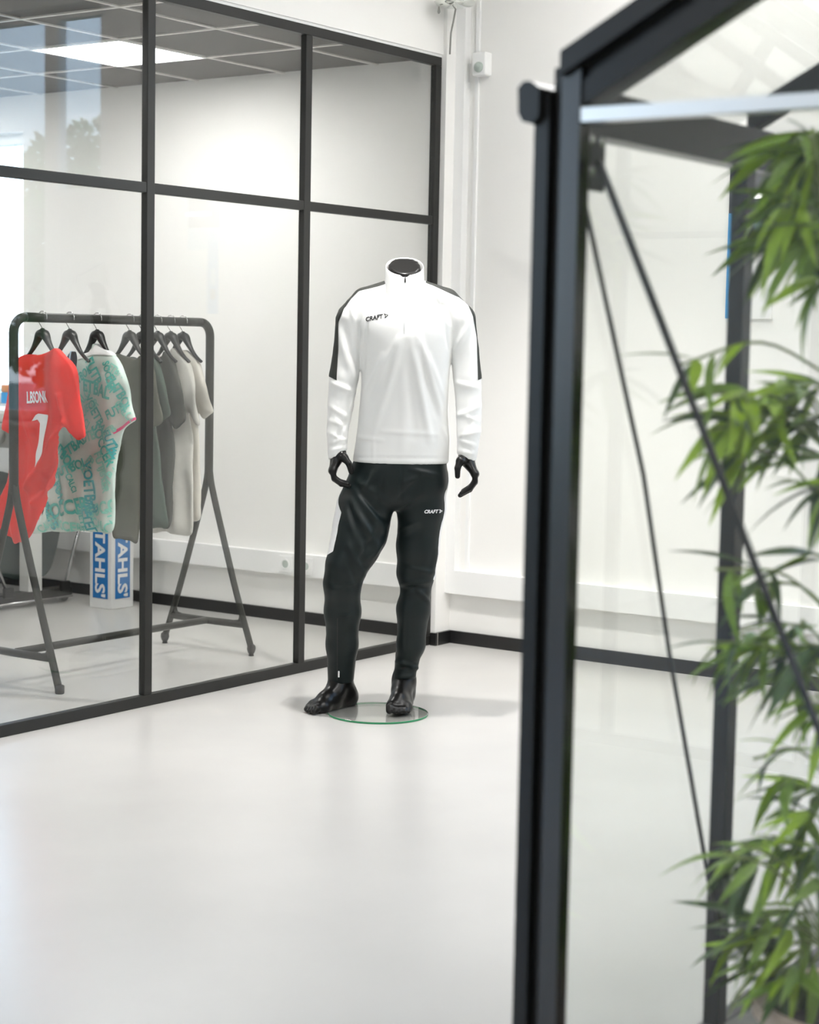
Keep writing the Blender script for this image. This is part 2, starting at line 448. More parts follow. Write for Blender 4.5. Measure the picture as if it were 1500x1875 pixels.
e4 = empty('window_left_offscreen', (-2.85, YP+.04, .4)); tag(e4, 'tall showroom window row beside the print room', kind='structure')
for i in range(4):
    a = i*.9125
    obj('pane', box(a+.03, a+.8825, -.002, .002, .04, 2.51), 'glass', e4); obj('mullion', box(a, a+.03, -.03, .03, 0, 2.55), 'frame', e4); obj('mullion', box(a+.8825, a+.9125, -.03, .03, 0, 2.55), 'frame', e4)
    obj('window_frame', box(a+.03, a+.8825, -.03, .03, 0, .04), 'frame', e4); obj('window_frame', box(a+.03, a+.8825, -.03, .03, 2.51, 2.55), 'frame', e4)
# suspended ceiling of the print room
GX, GY, PX_, PY_ = 5.73, 5.59, 0.555, 0.545
ci = empty('ceiling_print_room', (1.3, YP+.1, CEIL_IN)); tag(ci, 'suspended ceiling of dark grey tiles in a pale metal grid', kind='structure')
org = np.array((1.3, YP+.1, CEIL_IN))
gx = [GX+PX_*k for k in range(-8, 2)]; gy = [GY+PY_*k for k in range(-2, 8)]
cells = []
xe = sorted(set([1.3]+[g for g in gx if 1.3 < g < XW]+[XW])); ye = sorted(set([YP+.1]+[g for g in gy if YP+.1 < g < 9.3]+[9.3]))
tile_cache = {}
LIGHTS_IN = [(GX, GY), (GX-4*PX_, GY), (GX, GY+4*PY_), (GX-4*PX_, GY+4*PY_)]
for i in range(len(xe)-1):
    for j in range(len(ye)-1):
        if any(abs(xe[i]-a) < .01 and abs(ye[j]-b) < .01 for a, b in LIGHTS_IN): continue
        dx, dy = xe[i+1]-xe[i]-.02, ye[j+1]-ye[j]-.02
        if dx < .02 or dy < .02: continue
        key = (round(dx, 3), round(dy, 3))
        if key not in tile_cache:
            o = obj('ceiling_tile', box(0, dx, 0, dy, .006, .02), 'tile', ci); tile_cache[key] = o.data
        else: o = obj('ceiling_tile', tile_cache[key], None, ci)
        o.location = (xe[i]+.01-org[0], ye[j]+.01-org[1], 0)
for x in xe[1:-1]: obj('grid_bar', box(x-.011-org[0], x+.011-org[0], 0, 9.3-org[1], 0, .012), 'tbar', ci)
for y in ye[1:-1]: obj('grid_bar', box(0, XW-1.3, y-.011-org[1], y+.011-org[1], .0005, .0125), 'tbar', ci)
obj('edge_trim', box(0, 6.68-1.3, 0, .02, -.006, .012), 'tbar', ci)
structure('ceiling_slab', box(1.3, XW, YP+.1, 9.3, CEIL_IN+.03, CEIL_IN+.1), 'tile')['label'] = 'dark slab above the suspended ceiling'
for k, (a, b) in enumerate(LIGHTS_IN):
    off = '_offscreen' if k else ''
    e = empty('ceiling_light'+off, (a, b, CEIL_IN))
    obj('diffuser'+off, box(.011, PX_-.011, .011, PY_-.011, -.001, .018), 'lamp_in', e)
    obj('light_frame', join(box(.0, .0115, 0, PY_, -.003, .019), box(PX_-.0115, PX_, 0, PY_, -.003, .019), box(.0115, PX_-.0115, 0, .0115, -.003, .019), box(.0115, PX_-.0115, PY_-.0115, PY_, -.003, .019)), 'white_trim', e)
    tag(e, 'square white ceiling light panel above the clothes rack' if k == 0 else ['', 'square white ceiling light panel beside the cross wall of the print room', 'square white ceiling light panel above the plotter', 'square white ceiling light panel in the far corner of the print room'][k], 'ceiling light', 'print room light panels')
# showroom ceiling panels
for k, (a, b) in enumerate([(5.3, 2.2), (4.6, .0), (1.7, 3.1), (1.7, .3), (-1.3, 3.1), (-1.3, .3), (4.6, -2.6), (1.7, -2.6)]):
    e = empty('ceiling_panel_light_offscreen', (a, b, CEIL))
    obj('diffuser_offscreen', box(-.6, .6, -.3, .3, -.02, -.004), 'lamp', e)
    obj('light_frame', join(box(-.62, .62, -.32, -.3, -.024, 0), box(-.62, .62, .3, .32, -.024, 0), box(-.62, -.6, -.3, .3, -.024, 0), box(.6, .62, -.3, .3, -.024, 0)), 'white_trim', e)
    tag(e, 'long white light panel on the showroom ceiling', 'ceiling light', 'showroom ceiling panels')

for k, (a, b) in enumerate([(6.2, 3.1), (6.2, .9), (6.2, -1.3)]):  # extra panels added to brighten the upper part of the long wall
    e = empty('ceiling_panel_light_offscreen', (a, b, CEIL))
    obj('diffuser_offscreen', box(-.15, .15, -.6, .6, -.02, -.004), 'lamp', e)
    obj('light_frame', join(box(-.17, -.15, -.62, .62, -.024, 0), box(.15, .17, -.62, .62, -.024, 0), box(-.15, .15, -.62, -.6, -.024, 0), box(-.15, .15, .6, .62, -.024, 0)), 'white_trim', e)
    tag(e, 'narrow white light panel added on the showroom ceiling to brighten the long wall', 'ceiling light', 'added wall side panels')
# recessed downlights
def downlight(x, y, power, label):
    e = empty('downlight_offscreen', (x, y, CEIL))
    obj('trim_ring', lathe([(.07, 0), (.07, -.006), (.055, -.008), (.05, 0)], 28), 'white_trim', e)
    obj('lamp_disc_offscreen', lathe([(.05, -.001), (.05, -.002)], 24), 'lamp', e)
    ld = bpy.data.lights.new('downlight_lamp_offscreen', 'SPOT'); ld.energy = power; ld.spot_size = math.radians(95); ld.spot_blend = .6; ld.shadow_soft_size = .05; ld.color = (1, .98, .95)
    lo = bpy.data.objects.new('downlight_lamp_offscreen', ld); COL.objects.link(lo); lo.parent = e; lo.location = (0, 0, -.02)
    tag(e, label, 'downlight', 'ceiling downlights')
downlight(5.2, 3.72, 250, 'round ceiling downlight above the mannequin')

# glass partition
gp = empty('wall_partition', (1.3, YP, 0)); tag(gp, 'black steel framed glass partition beside the mannequin', kind='structure')
def GP(n, x0, x1, y0, y1, z0, z1, m): return obj(n, bbox_bev(x0-1.3, x1-1.3, y0-YP, y1-YP, z0, z1, .0025) if m == 'frame' else box(x0-1.3, x1-1.3, y0-YP, y1-YP, z0, z1), m, gp)
FY0, FY1, GLY = YP-.015, YP+.015, YP-.002
posts = [6.686-.9*k for k in range(6)]
GP('bottom_rail', 1.3, 6.712, FY0, FY1, 0, .042, 'frame'); GP('top_rail', 1.3, 6.712, FY0, FY1, 2.55, 2.588, 'frame')
for k, x in enumerate(posts): GP('post', x-.02 if k else x-.016, x+.02 if k else x+.026, FY0, FY1, .042, 2.55, 'frame')
pe = posts[::-1]
for i, x in enumerate(pe):
    x0 = (pe[i-1]+.02) if i else 1.3
    GP('mid_rail', x0, x-.02, FY0+.002, FY1-.002, 1.865, 1.902, 'frame')
    GP('glass_pane', x0-.003, x-.017, GLY, GLY+.006, .04, 1.867, 'glass'); GP('glass_pane', x0-.003, x-.017, GLY, GLY+.006, 1.9, 2.552, 'glass')
structure('trim_3', box(1.3, 6.715, YP-.012, YP+.05, 2.5885, 2.6), 'white_trim')

# cable trunking, sockets, sensor
tk = structure('trim_4', join(box(XW-.045, XW, 2.4, 4.535, .231, .335), box(XW-.045, XW, 4.72, 7.3, .231, .335)), 'white_trim'); tk['label'] = 'white cable trunking running low along the wall'
tk = structure('trim_5', box(XW-.045, XW, 4.535, 4.583, .231, CEIL), 'white_trim'); tk['label'] = 'white vertical cable duct beside the pilaster'
structure('trim_6', box(XW-.012, XW, 4.484, 4.5, .335, CEIL), 'white_trim')
for k, yy in enumerate((5.50, 5.375)):
    e = empty('wall_socket', (XW-.045, yy, .283))
    obj('cover_plate', bbox_bev(-.008, 0, -.04, .04, -.04, .04, .003), 'white_trim', e)
    Mx = Matrix.Rotation(-PI/2, 4, 'Y')
    obj('socket_ring', xform(lathe([(.026, .008), (.026, .012), (.021, .012), (.02, .009)], 24), Mx), 'white_trim', e)
    obj('socket_well', xform(lathe([(.018, .0085), (.018, .0095)], 20), Mx), 'lens', e)
    tag(e, 'white wall socket on the cable trunking, ' + ('the one nearer the clothes rack' if k == 0 else 'the one nearer the pilaster'), 'socket', 'sockets on the trunking')
e = empty('motion_sensor', (XW, 4.455, 2.51))
obj('housing', bbox_bev(-.055, 0, -.034, .034, 0, .1, .006), 'white_trim', e)
obj('lens', xform(lathe([(.023, 0), (.022, .006), (.015, .012), (.003, .015)], 20), Matrix.Translation((-.055, 0, .035)) @ Matrix.Rotation(-PI/2, 4, 'Y')), 'lens', e)
tag(e, 'small white motion sensor high on the wall', 'sensor')
e = empty('chrome_wall_fitting', (6.715, 4.56, 2.788))
obj('chrome_cap', lathe([(.02, .04), (.075, .03), (.088, .012), (.08, .0), (.045, -.010), (.012, -.014)], 28, (-.03-.06, -.075, .0)), 'chrome', e, smooth=True)
obj('mount_arm', tube([(0, .0, .03), (-.05, -.04, .045), (-.09, -.075, .04)], .012), 'chrome', e, smooth=True)
obj('pull_knob', lathe([(.003, 0), (.005, -.012), (.007, -.022), (.003, -.03)], 12, (-.13, -.02, -.008)), 'machine', e, smooth=True)
obj('cable', tube([(-.06, -.06, -.01), (-.03, -.03, -.05), (-.012, -.005, -.10), (-.006, .003, -.19)], .004, 8), 'machine', e, smooth=True)
tag(e, 'chrome fitting with a thin cable at the top of the pilaster', 'wall fitting')

# wall board coloured to stand in for a glass reflection behind the greenhouse
e = empty('wall_reflection_board', (XW, 3.165, 1.47))
obj('board', box(-.012, 0, -.1, .1, .0, .42), 'white_trim', e); obj('dark_reflection', box(-.012, 0, -.1, .1, .4205, .62), 'navy', e)  # dark part of the reflection put in as board colour
obj('white_reflection', box(-.014, -.012, -.1, .0295, .0, .31), 'white_trim', e)
obj('blue_reflection', box(-.014, -.012, .0305, .1, .0, .42), 'sky_blue', e); obj('pale_blue_band', box(-.014, -.012, -.1, .0295, .312, .42), 'pale_blue', e)  # blue of the reflection put in as flat colour
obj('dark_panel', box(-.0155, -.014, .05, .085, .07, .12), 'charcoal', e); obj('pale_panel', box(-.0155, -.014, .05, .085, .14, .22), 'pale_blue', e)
obj('reflection_glow_bar', bbox_bev(-.03, -.012, -.1, .05, .475, .497, .003), 'reflection_glow', e)  # glowing bar put in for a reflected ceiling light
tag(e, 'dark, blue and white board with a glowing bar, painted as a reflection behind the bamboo', 'reflection board')

# outdoors
g = structure('ground', box(-40, 60, -40, 45, -.5, -.35), 'grass'); g['label'] = 'grey green ground outside the windows'
def tree(loc, s, seed, label):
    e = empty('tree', loc); rnd = random.Random(seed)
    obj('trunk', tube([(0, 0, 0), (.05, .02, 1.2*s), (0, .1, 2.4*s)], .11*s, 8, scale=[1, .8, .5]), 'bark', e, smooth=True)
    bm = bmesh.new()
    for i in range(5000):
        a = rnd.uniform(0, 2*PI); b = rnd.uniform(-1, 1); R = s*1.25*rnd.random()**.4
        c = Vector((R*math.cos(a)*math.sqrt(1-b*b), R*math.sin(a)*math.sqrt(1-b*b), 2.7*s+R*b*1.1))
        d = Vector((rnd.uniform(-1, 1), rnd.uniform(-1, 1), rnd.uniform(-1, 1))).normalized(); q = d.orthogonal().normalized()
        w = .055*s
        bm.faces.new([bm.verts.new(c+d*w*1.6), bm.verts.new(c+q*w*.7), bm.verts.new(c-d*w*1.6), bm.verts.new(c-q*w*.7)])
    me = bpy.data.meshes.new('foliage'); bm.to_mesh(me); bm.free(); me.materials.append(MT['foliage'])
    o = obj('foliage', me, None, e); o['kind'] = 'stuff'
    tag(e, label, 'tree')
tree((11.2, -2.0, -.35), .86, 3, 'leafy green tree outside the showroom window')
tree((22.5, 21.5, -.35), 1.2, 5, 'leafy green tree outside the print room window')

# ================================================================ GREENHOUSE
GO = np.array((2.54, 0.45, 0.0)); YC = 0.45; GXE = 5.40; BAY = 0.715
gh = empty('greenhouse', GO)
tag(gh, 'black aluminium framed glass greenhouse with pitched roof standing in the showroom', 'greenhouse')
def G(n, vf, m='alu', par=None, **k): return obj(n, ([tuple(np.array(p)-GO) for p in vf[0]], vf[1]), m, par or gh, **k)
def mir(y): return 2*YC-y
def boxm(x0, x1, y0, y1, z0, z1, s):
    return box(x0, x1, y0, y1, z0, z1) if s > 0 else box(x0, x1, mir(y1), mir(y0), z0, z1)
EZ = 1.69; SL = 0.525; RY0, RZ0 = 1.512, 1.808
def rz(y): return RZ0+SL*(RY0-y)          # outer roof line (near slope, y > YC)
XS = [2.585]+[2.545+BAY*k for k in range(1, 4)]+[GXE-.045]
def bev(vf): return vf
for s in (1, -1):
    for xo in (2.54, GXE-.06):
        flip = xo > 3
        def B_(dx0, dx1): return (xo+dx0-.0015, xo+dx1) if not flip else (xo+.06-dx1, xo+.06-dx0)
        p = G('corner_post', boxm(*B_(0, .032), 1.477, 1.511, .014, 1.80, s), 'alu_post')
        G('post_web', boxm(*B_(.022, .06), 1.511, 1.538, .014, 1.79, s)); G('post_fin', boxm(*B_(.006, .06), 1.538, 1.564, .0, 1.75, s))
    for k in range(1, 4):
        x = 2.54+BAY*k
        G('side_post', boxm(x-.018, x+.02, 1.514, 1.546, .014, EZ, s))
    G('eave_beam', boxm(2.6, GXE-.06, 1.505, 1.548, EZ, 1.765, s))
    # gutter: U profile swept along x
    prof = [(1.548, 1.757), (1.548, 1.712), (1.56, 1.70), (1.578, 1.705), (1.586, 1.718), (1.588, 1.758), (1.578, 1.768), (1.565, 1.768)]
    V = [(x, (y if s > 0 else mir(y)), z) for x in (2.53, GXE+.01) for y, z in prof]; n = len(prof)
    Fc = [(i, (i+1) % n, n+(i+1) % n, n+i) for i in range(n)]+[tuple(range(n))[::-1], tuple(range(n, 2*n))]
    G('gutter', (V, Fc))
    G('base_rail', boxm(2.54, GXE, 1.515, 1.55, 0, .014, s))
    # roof slope bars at gables and at every side post
    def bar(x0, x1, o0, o1, y0=1.508, y1=YC):
        v = []
        for x in (x0, x1):
            for (y, o) in ((y0, o0), (y1, o0), (y1, o1), (y0, o1)):
                v.append((x, y if s > 0 else mir(y), rz(y)+o))
        return v, [(0, 1, 2, 3), (7, 6, 5, 4), (0, 4, 5, 1), (1, 5, 6, 2), (2, 6, 7, 3), (3, 7, 4, 0)]
    G('gable_rafter', bar(2.525, 2.59, -.038, 0)); G('rafter_web', bar(2.552, 2.585, -.062, -.038)); G('rafter_flange', bar(2.5435, 2.6, -.1, -.062))
    G('gable_rafter', bar(GXE-.05, GXE+.015, -.038, 0)); G('rafter_flange', bar(GXE-.06, GXE, -.1, -.038))
    for k in range(1, 4):
        x = 2.544+BAY*k
        G('glazing_bar', bar(x-.02, x+.02, -.045, 0, 1.52))
    # panes
    xs = [2.6]+[2.544+BAY*k for k in range(1, 4)]+[GXE-.06]
    for i in range(4):
        a = xs[i]+(.018 if i else 0); b = xs[i+1]-(.02 if i < 3 else 0)
        G('side_pane', boxm(a, b, 1.53, 1.534, .014, EZ, s), 'ggreen')
        v, f = bar(a, b, -.022, -.018, 1.54, YC+.03); G('roof_pane', (v, f), 'ggreen')
G('ridge_beam', box(2.53, GXE+.01, YC-.03, YC+.03, rz(YC)-.05, rz(YC)+.02))
for xg, fl in ((2.54, 1), (GXE-.03, -1)):
    G('gable_base_rail', box(xg, xg+.03, mir(1.477), 1.477, 0.0, .05)); G('gable_bar', box(xg, xg+.03, mir(1.477), 1.477, 1.70, 1.722), 'alu_bar')
    studs = [1.477, .80, .10, mir(1.477)]
    for y in studs[1:3]: G('gable_stud', box(xg, xg+.03, y-.02, y+.02, .05, rz(YC)-.5*0-.1-SL*abs(y-YC) if y != YC else 2))
    for i in range(3):
        a, b = studs[i+1]+(.02 if i < 2 else 0), studs[i]-(.02 if i else 0)
        G('gable_pane', box(xg+.014, xg+.018, a, b, .05, 1.70), 'ggreen')
        pts = [(a, 1.727), (b, 1.727)]
        top = lambda y: rz(YC+abs(y-YC))-.09
        pts += [(b, max(1.73, top(b)))]+([(YC, top(YC))] if a < YC < b else [])+[(a, max(1.73, top(a)))]
        v = [(x, y, z) for x in (xg+.014, xg+.018) for y, z in pts]; n = len(pts)
        G('gable_pane', (v, [tuple(range(n))[::-1], tuple(range(n, 2*n))]+[(j, (j+1) % n, n+(j+1) % n, n+j) for j in range(n)]), 'ggreen')
G('brace_rod', sweep([(2.575, 1.462, 1.643), (2.575, 1.039, .746), (2.575, .83, .30)], rect(.011, .006), up=(1, 0, 0)))
G('brace_rod', sweep([(2.60, 1.522, 1.66), (2.872, 1.522, 1.124), (2.99, 1.522, .80), (3.235, 1.522, .215)], rect(.008, .005), up=(0, 1, 0)))
G('corner_plate', box(2.588, 2.66, 1.498, 1.504, 1.60, 1.70), 'alu')
for (x, z) in ((2.61, 1.68), (2.64, 1.68), (2.61, 1.63)):
    G('bolt', xform(lathe([(.008, 0), (.008, .004), (.005, .007)], 12), Matrix.Translation((x, 1.498, z)) @ Matrix.Rotation(PI/2, 4, 'X')), 'wire')
G('floor_slab', box(2.575, GXE-.035, mir(1.514), 1.514, 0, .012), 'slab')

# ---- potted bamboo
PO = np.array((2.98, 1.14, .0125))
bb = empty('potted_bamboo', PO); tag(bb, 'green leafy bamboo in a taupe pot inside the greenhouse', 'potted plant')
obj('pot', lathe([(.115, 0), (.125, .01), (.155, .18), (.172, .185), (.172, .212), (.152, .212), (.148, .17), (.02, .165)], 40), 'terracotta', bb, smooth=False)
obj('soil', lathe([(.147, .16), (.146, .178), (.08, .186), (.01, .188)], 30), 'soil', bb, smooth=True)
rnd = random.Random(11)
canes = []
for k in range(6):
    a = rnd.uniform(0, 2*PI); r0 = rnd.uniform(.02, .08)
    b0 = np.array((r0*math.cos(a), r0*math.sin(a), .17))
    lean = np.array((rnd.uniform(-.12, .2), rnd.uniform(-.08, .13), 0)); Ht = rnd.uniform(1.35, 1.62)
    pts = [b0+lean*t*t*1.0+np.array((0, 0, Ht*t)) for t in np.linspace(0, 1, 12)]
    pts = [p if p[1]+PO[1] < 1.42 else np.array((p[0], 1.42-PO[1], p[2])) for p in pts]
    canes.append(pts)
    obj('cane', tube(pts, .008, 8, scale=[1-.55*i/11 for i in range(12)]), 'cane', bb, smooth=True)
def leaf_mesh(L, w, bend, mname):
    n = 7; V = []; Fc = []
    for i in range(n):
        t = i/(n-1); hw = w*math.sin(PI*min(1, t*1.0)**.75)*(1-.15*t)+.0004
        x = L*t; z = -bend*t*t*L
        V += [(x, -hw, z+hw*.35), (x, 0, z), (x, hw, z+hw*.35)]
    for i in range(n-1):
        a = i*3; Fc += [(a, a+1, a+4, a+3), (a+1, a+2, a+5, a+4)]
    me = bpy.data.meshes.new('leaf'); me.from_pydata(V, [], Fc); me.polygons.foreach_set('use_smooth', [True]*len(me.polygons))
    me.materials.append(MT[mname]); return me
LM = [leaf_mesh(1.0, w, b, mn) for mn in ('leaf1', 'leaf2', 'leaf3') for (w, b) in ((.075, .18), (.095, .35))]
# spray centres: photo pixel, depth along x, number of leaves
SPR = [(1460, 240, 2.9, 6), (1500, 240, 3.0, 7), (1440, 360, 2.85, 7), (1475, 440, 3.1, 7), (1500, 390, 3.05, 7), (1440, 270, 2.95, 8), (1485, 300, 2.9, 9), (1425, 330, 3.0, 8), (1470, 370, 2.95, 10), (1430, 420, 3.0, 9), (1490, 430, 2.85, 9), (1450, 460, 3.0, 8), (1500, 500, 2.9, 7),
       (1405, 380, 3.05, 5), (1490, 350, 3.1, 8), (1455, 315, 3.1, 8),
       (1248, 668, 2.72, 4), (1300, 720, 2.75, 6), (1320, 770, 2.8, 8), (1345, 815, 2.85, 7), (1300, 790, 2.72, 4),
       (1400, 700, 2.9, 5), (1445, 730, 2.9, 8), (1480, 700, 2.95, 7), (1470, 790, 2.95, 10), (1425, 800, 2.9, 6), (1500, 830, 2.9, 8), (1495, 900, 2.85, 5), (1440, 690, 3.1, 6),
       (1310, 1042, 2.8, 4), (1365, 1080, 2.9, 5), (1480, 1010, 2.9, 3), (1345, 1160, 2.85, 7), (1300, 1175, 2.8, 4), (1430, 1140, 2.95, 7), (1480, 1180, 2.9, 10), (1450, 1230, 2.95, 8), (1385, 1190, 2.9, 6), (1495, 1270, 2.9, 6),
       (1380, 1390, 2.9, 3), (1430, 1420, 2.95, 4), (1460, 1490, 2.95, 9), (1490, 1540, 2.95, 9), (1415, 1530, 2.95, 6), (1360, 1545, 2.85, 6), (1325, 1560, 2.8, 4), (1480, 1440, 3.0, 6),
       (1495, 1610, 2.9, 5), (1380, 1690, 2.9, 6), (1350, 1740, 2.88, 6), (1400, 1750, 2.92, 7), (1440, 1800, 2.92, 8), (1390, 1800, 2.9, 6), (1460, 1850, 2.92, 5), (1420, 1700, 2.95, 4)]
nleaf = 0; rest = {0: [], 1: [], 2: []}; turn = 0
for (px, py, xx, n) in SPR:
    c = on_x(px, py, xx)
    if c[1] > 1.44: c = on_y(px, py, 1.44)
    c = c-PO
    # twig from the nearest cane point
    best = min((np.linalg.norm(p-(c+np.array((0, 0, -.12))))+.0, ci_, i) for ci_, pts in enumerate(canes) for i, p in enumerate(pts) if 0 < i)
    p0 = canes[best[1]][best[2]]
    mid = (p0+c)/2+np.array((0, 0, .05))
    pts = smooth_path([p0, mid, c], 5)
    obj('twig', tube(pts, .0028, 5), 'cane', bb)
    dr = c-mid; base = math.atan2(dr[1], dr[0])
    for q in range(n+n//2):
        t = rnd.uniform(.62, 1.0); at = pts[min(len(pts)-1, int(t*(len(pts)-1)))]
        az = base+rnd.gauss(0, .9)
        el = rnd.uniform(-1.0, .35)
        L = rnd.uniform(.09, .165)
        d = np.array((math.cos(az)*math.cos(el), math.sin(az)*math.cos(el), math.sin(el)))
        tip = at+d*L+PO
        if tip[1] > 1.505 or tip[0] < 2.59:
            az = base+rnd.gauss(PI, .8); d = np.array((math.cos(az)*math.cos(el), math.sin(az)*math.cos(el), math.sin(el))); tip = at+d*L+PO
            if tip[1] > 1.505 or tip[0] < 2.59: L *= .5; tip = at+d*L+PO
            if tip[1] > 1.505 or tip[0] < 2.59: continue
        w_ = [.4, .8, 1.0]; rr = rnd.random()
        mi = (0 if rr < .3 else 1 if rr < .7 else 2)*2+rnd.randrange(2)
        if q >= n or nleaf >= 300 or (q % 6 == 5):      # beyond 300: joined foliage
            me = LM[mi]; Mx = Matrix.Translation(tuple(at)) @ Matrix.Rotation(az, 4, 'Z') @ Matrix.Rotation(-el, 4, 'Y') @ Matrix.Rotation(rnd.uniform(-.7, .7), 4, 'X') @ Matrix.Scale(L, 4)
            rest[mi//2].append(([tuple(Mx @ v.co) for v in me.vertices], [tuple(p.vertices) for p in me.polygons])); continue
        o = obj('leaf', LM[mi], None, bb); nleaf += 1
        o.location = tuple(at); o.scale = (L, L, L)
        o.rotation_euler = (rnd.uniform(-.7, .7), -el, az)


fo = obj('foliage', join(*(rest[0]+rest[1]+rest[2])), 'leaf1', bb, smooth=True); fo['kind'] = 'stuff'
fo.data.materials.append(MT['leaf2']); fo.data.materials.append(MT['leaf3'])
fo.data.polygons.foreach_set('material_index', [k for k in range(3) for _ in range(sum(len(f) for v, f in rest[k]))])

# ================================================================ MANNEQUIN
MO = on_z(692, 1306); MAZ = math.atan2(MO[1], MO[0])
_mh = np.array((math.cos(MAZ), math.sin(MAZ), 0)); _mr = np.array((math.sin(MAZ), -math.cos(MAZ), 0)); _MD = MO@_mh
def loc(px, py, y=0.0):
    d = ray(px, py); P = CAMP+d*((_MD+y)/(d@_mh))-MO
    return np.array((P@_mr, y, P[2]))
PXM = 1/502.0
mq = empty('mannequin', MO, MAZ-PI/2)
tag(mq, 'headless glossy black mannequin in white half-zip top and dark training trousers', 'mannequin')
def lp(rows): return [(loc(a, b, y), r*PXM) for a, b, y, r in rows]

# ---------- body (one continuous figure) : torso, neck, arms, legs, feet
fb = Field((-.34, -.2, -.005), (.36, .3, 1.66), .007)
fb.stack([(loc(733, 905)[2], loc(733, 905)[0], .03, .135, .085), (loc(738, 780)[2], loc(738, 780)[0], .02, .12, .08), (loc(742, 650)[2], loc(742, 650)[0], .015, .14, .095), (loc(742, 570)[2], loc(742, 570)[0], .015, .12, .065), (loc(742, 540)[2], loc(742, 540)[0], .02, .055, .05)])
fb.chain([(loc(741, 560, .03), .06), (loc(741, 520, .025), .057), (loc(741, 478, .012), .060)], .03)
fb.chain(lp([(680, 590, .02, 20), (642, 604, .02, 17), (633, 690, .015, 18), (618, 790, -.01, 13), (620, 832, -.02, 11)]), .03)
fb.chain(lp([(805, 590, .02, 20), (843, 604, .02, 17), (853, 690, .015, 18), (858, 790, -.01, 13), (853, 840, -.02, 11)]), .03)
fb.chain(lp([(692, 890, .035, 38), (650, 985, 0, 33), (628, 1055, -.03, 25), (627, 1130, .03, 24), (623, 1235, .10, 16)]), .03)
fb.chain(lp([(775, 890, .035, 38), (766, 985, .045, 30), (762, 1065, .055, 22), (757, 1130, .075, 22), (741, 1240, .10, 15)]), .03)
fb.cut(lambda x, y, z: (z-1.622)*.87+(y-.012)*-.5)     # slanted neck cut
V0, Q0 = fb.mesh(2)
def foot(heel, toe, ankle, side):
    """side +1: big toe on the -perp side"""
    heel = np.array(heel, float); toe = np.array(toe, float); z0 = heel[2]
    d = toe-heel; L = np.linalg.norm(d[:2]); d = d/np.linalg.norm(d); p = np.array((-d[1], d[0], 0))*side
    f = Field(np.minimum(np.minimum(heel, toe), ankle)-.08, np.maximum(np.maximum(heel, toe), np.array(ankle)+(0, 0, .1))+.08, .0036)
    at = lambda t, s_, z: heel+d*L*t+p*s_+np.array((0, 0, z))
    f.chain([(np.array(ankle)+(0, 0, .10), .034), (np.array(ankle), .036), (at(.1, 0, .045), .036), (at(.02, 0, .03), .031)], .03)
    f.chain([(np.array(ankle), .034), (at(.38, .004, .062), .031), (at(.6, .006, .040), .027), (at(.75, .012, .027), .02)], .03)
    f.chain([(at(.08, 0, .022), .024), (at(.4, -.016, .02), .02), (at(.72, -.026, .018), .018)], .025)
    f.chain([(at(.08, 0, .022), .024), (at(.45, .012, .022), .02), (at(.76, .024, .02), .02)], .025)
    f.cone(at(.72, .026, .02), at(.72, -.028, .018), .019, .017, .02)
    for s_, t1, r in ((.030, 1.0, .0145), (.010, .985, .0105), (-.007, .955, .0098), (-.022, .92, .0094), (-.035, .87, .009)):
        f.cone(at(.74, s_*.85, .02), at(t1-r/L-.04, s_, r+.009), r*.95, r, .006); f.cone(at(t1-r/L-.04, s_, r+.009), at(t1-r/L, s_*1.03, r), r, r*.9, .004)
    f.cut(lambda x, y, z: z0-z)
    return f.mesh(3)
RZ = .009
ft = [foot((.1, .155, RZ), (.07, -.085, RZ), loc(740, 1246, .115), -1), foot((-.103, .15, 0), (-.262, -.045, 0), loc(624, 1240, .115), 1)]
def hand(W, kn, fing, thumb):
    allp = [W]+kn+[p for q in fing for p in q]+list(thumb)
    f = Field(np.min(allp, 0)-.03, np.max(allp, 0)+.03, .0026)
    f.cone(W+np.array((0, 0, .05)), W, .022, .021, .02, 1.15)
    for i, k_ in enumerate(kn): f.cone(W, k_, .02, .0122, .014)
    for i in range(3): f.cone(kn[i], kn[i+1], .011, .0108, .012)
    for i, q in enumerate(fing):
        rr = [.0112, .0104, .0096, .0082]
        ch = [kn[i]]+list(q)
        for j in range(3): f.cone(ch[j], ch[j+1], rr[j], rr[j+1], .003)
    T = list(thumb)
    f.cone(W, T[0], .016, .0145, .014); f.cone(T[0], T[1], .0145, .011, .008); f.cone(T[1], T[2], .011, .0095, .004)
    return f.mesh(1)
def fingers(rows, ys, lens):
    """rows: photo px of knuckle, mid, dist, tip ; one finger per y"""
    kn, fg = [], []
    for y, s_ in zip(ys, lens):
        P = [loc(a, b, y) for a, b in rows]
        kn.append(P[0]); q = [P[0]]
        for j in range(1, 4): q.append(q[-1]+(P[j]-P[j-1])*s_)
        fg.append(q[1:])
    return kn, fg
ys_ = [-.062, -.040, -.018, .002]; ls = [.95, 1.06, 1.0, .84]
knL, fgL = fingers([(609, 862), (612, 876), (624, 885), (638, 888)], ys_, ls)
hL = hand(loc(620, 830, -.025), knL, fgL, [loc(630, 838, -.055), loc(639, 849, -.068), loc(643, 864, -.068)])
knR, fgR = fingers([(870, 868), (870, 882), (861, 895), (844, 905)], ys_, ls)
hR = hand(loc(853, 838, -.025), knR, fgR, [loc(843, 844, -.055), loc(838, 857, -.068), loc(838, 872, -.066)])
obj('body', join(*[([tuple(p) for p in v], [tuple(int(i) for i in q) for q in f]) for v, f in [(V0, Q0)]+ft+[hL, hR]]), 'gloss_black', mq, smooth=True)
bpl = obj('base_plate', lathe([(.181, 0), (.183, .001), (.183, .007), (.181, .008)], 64, (0, -.018, .0005)), 'ggreen', mq)
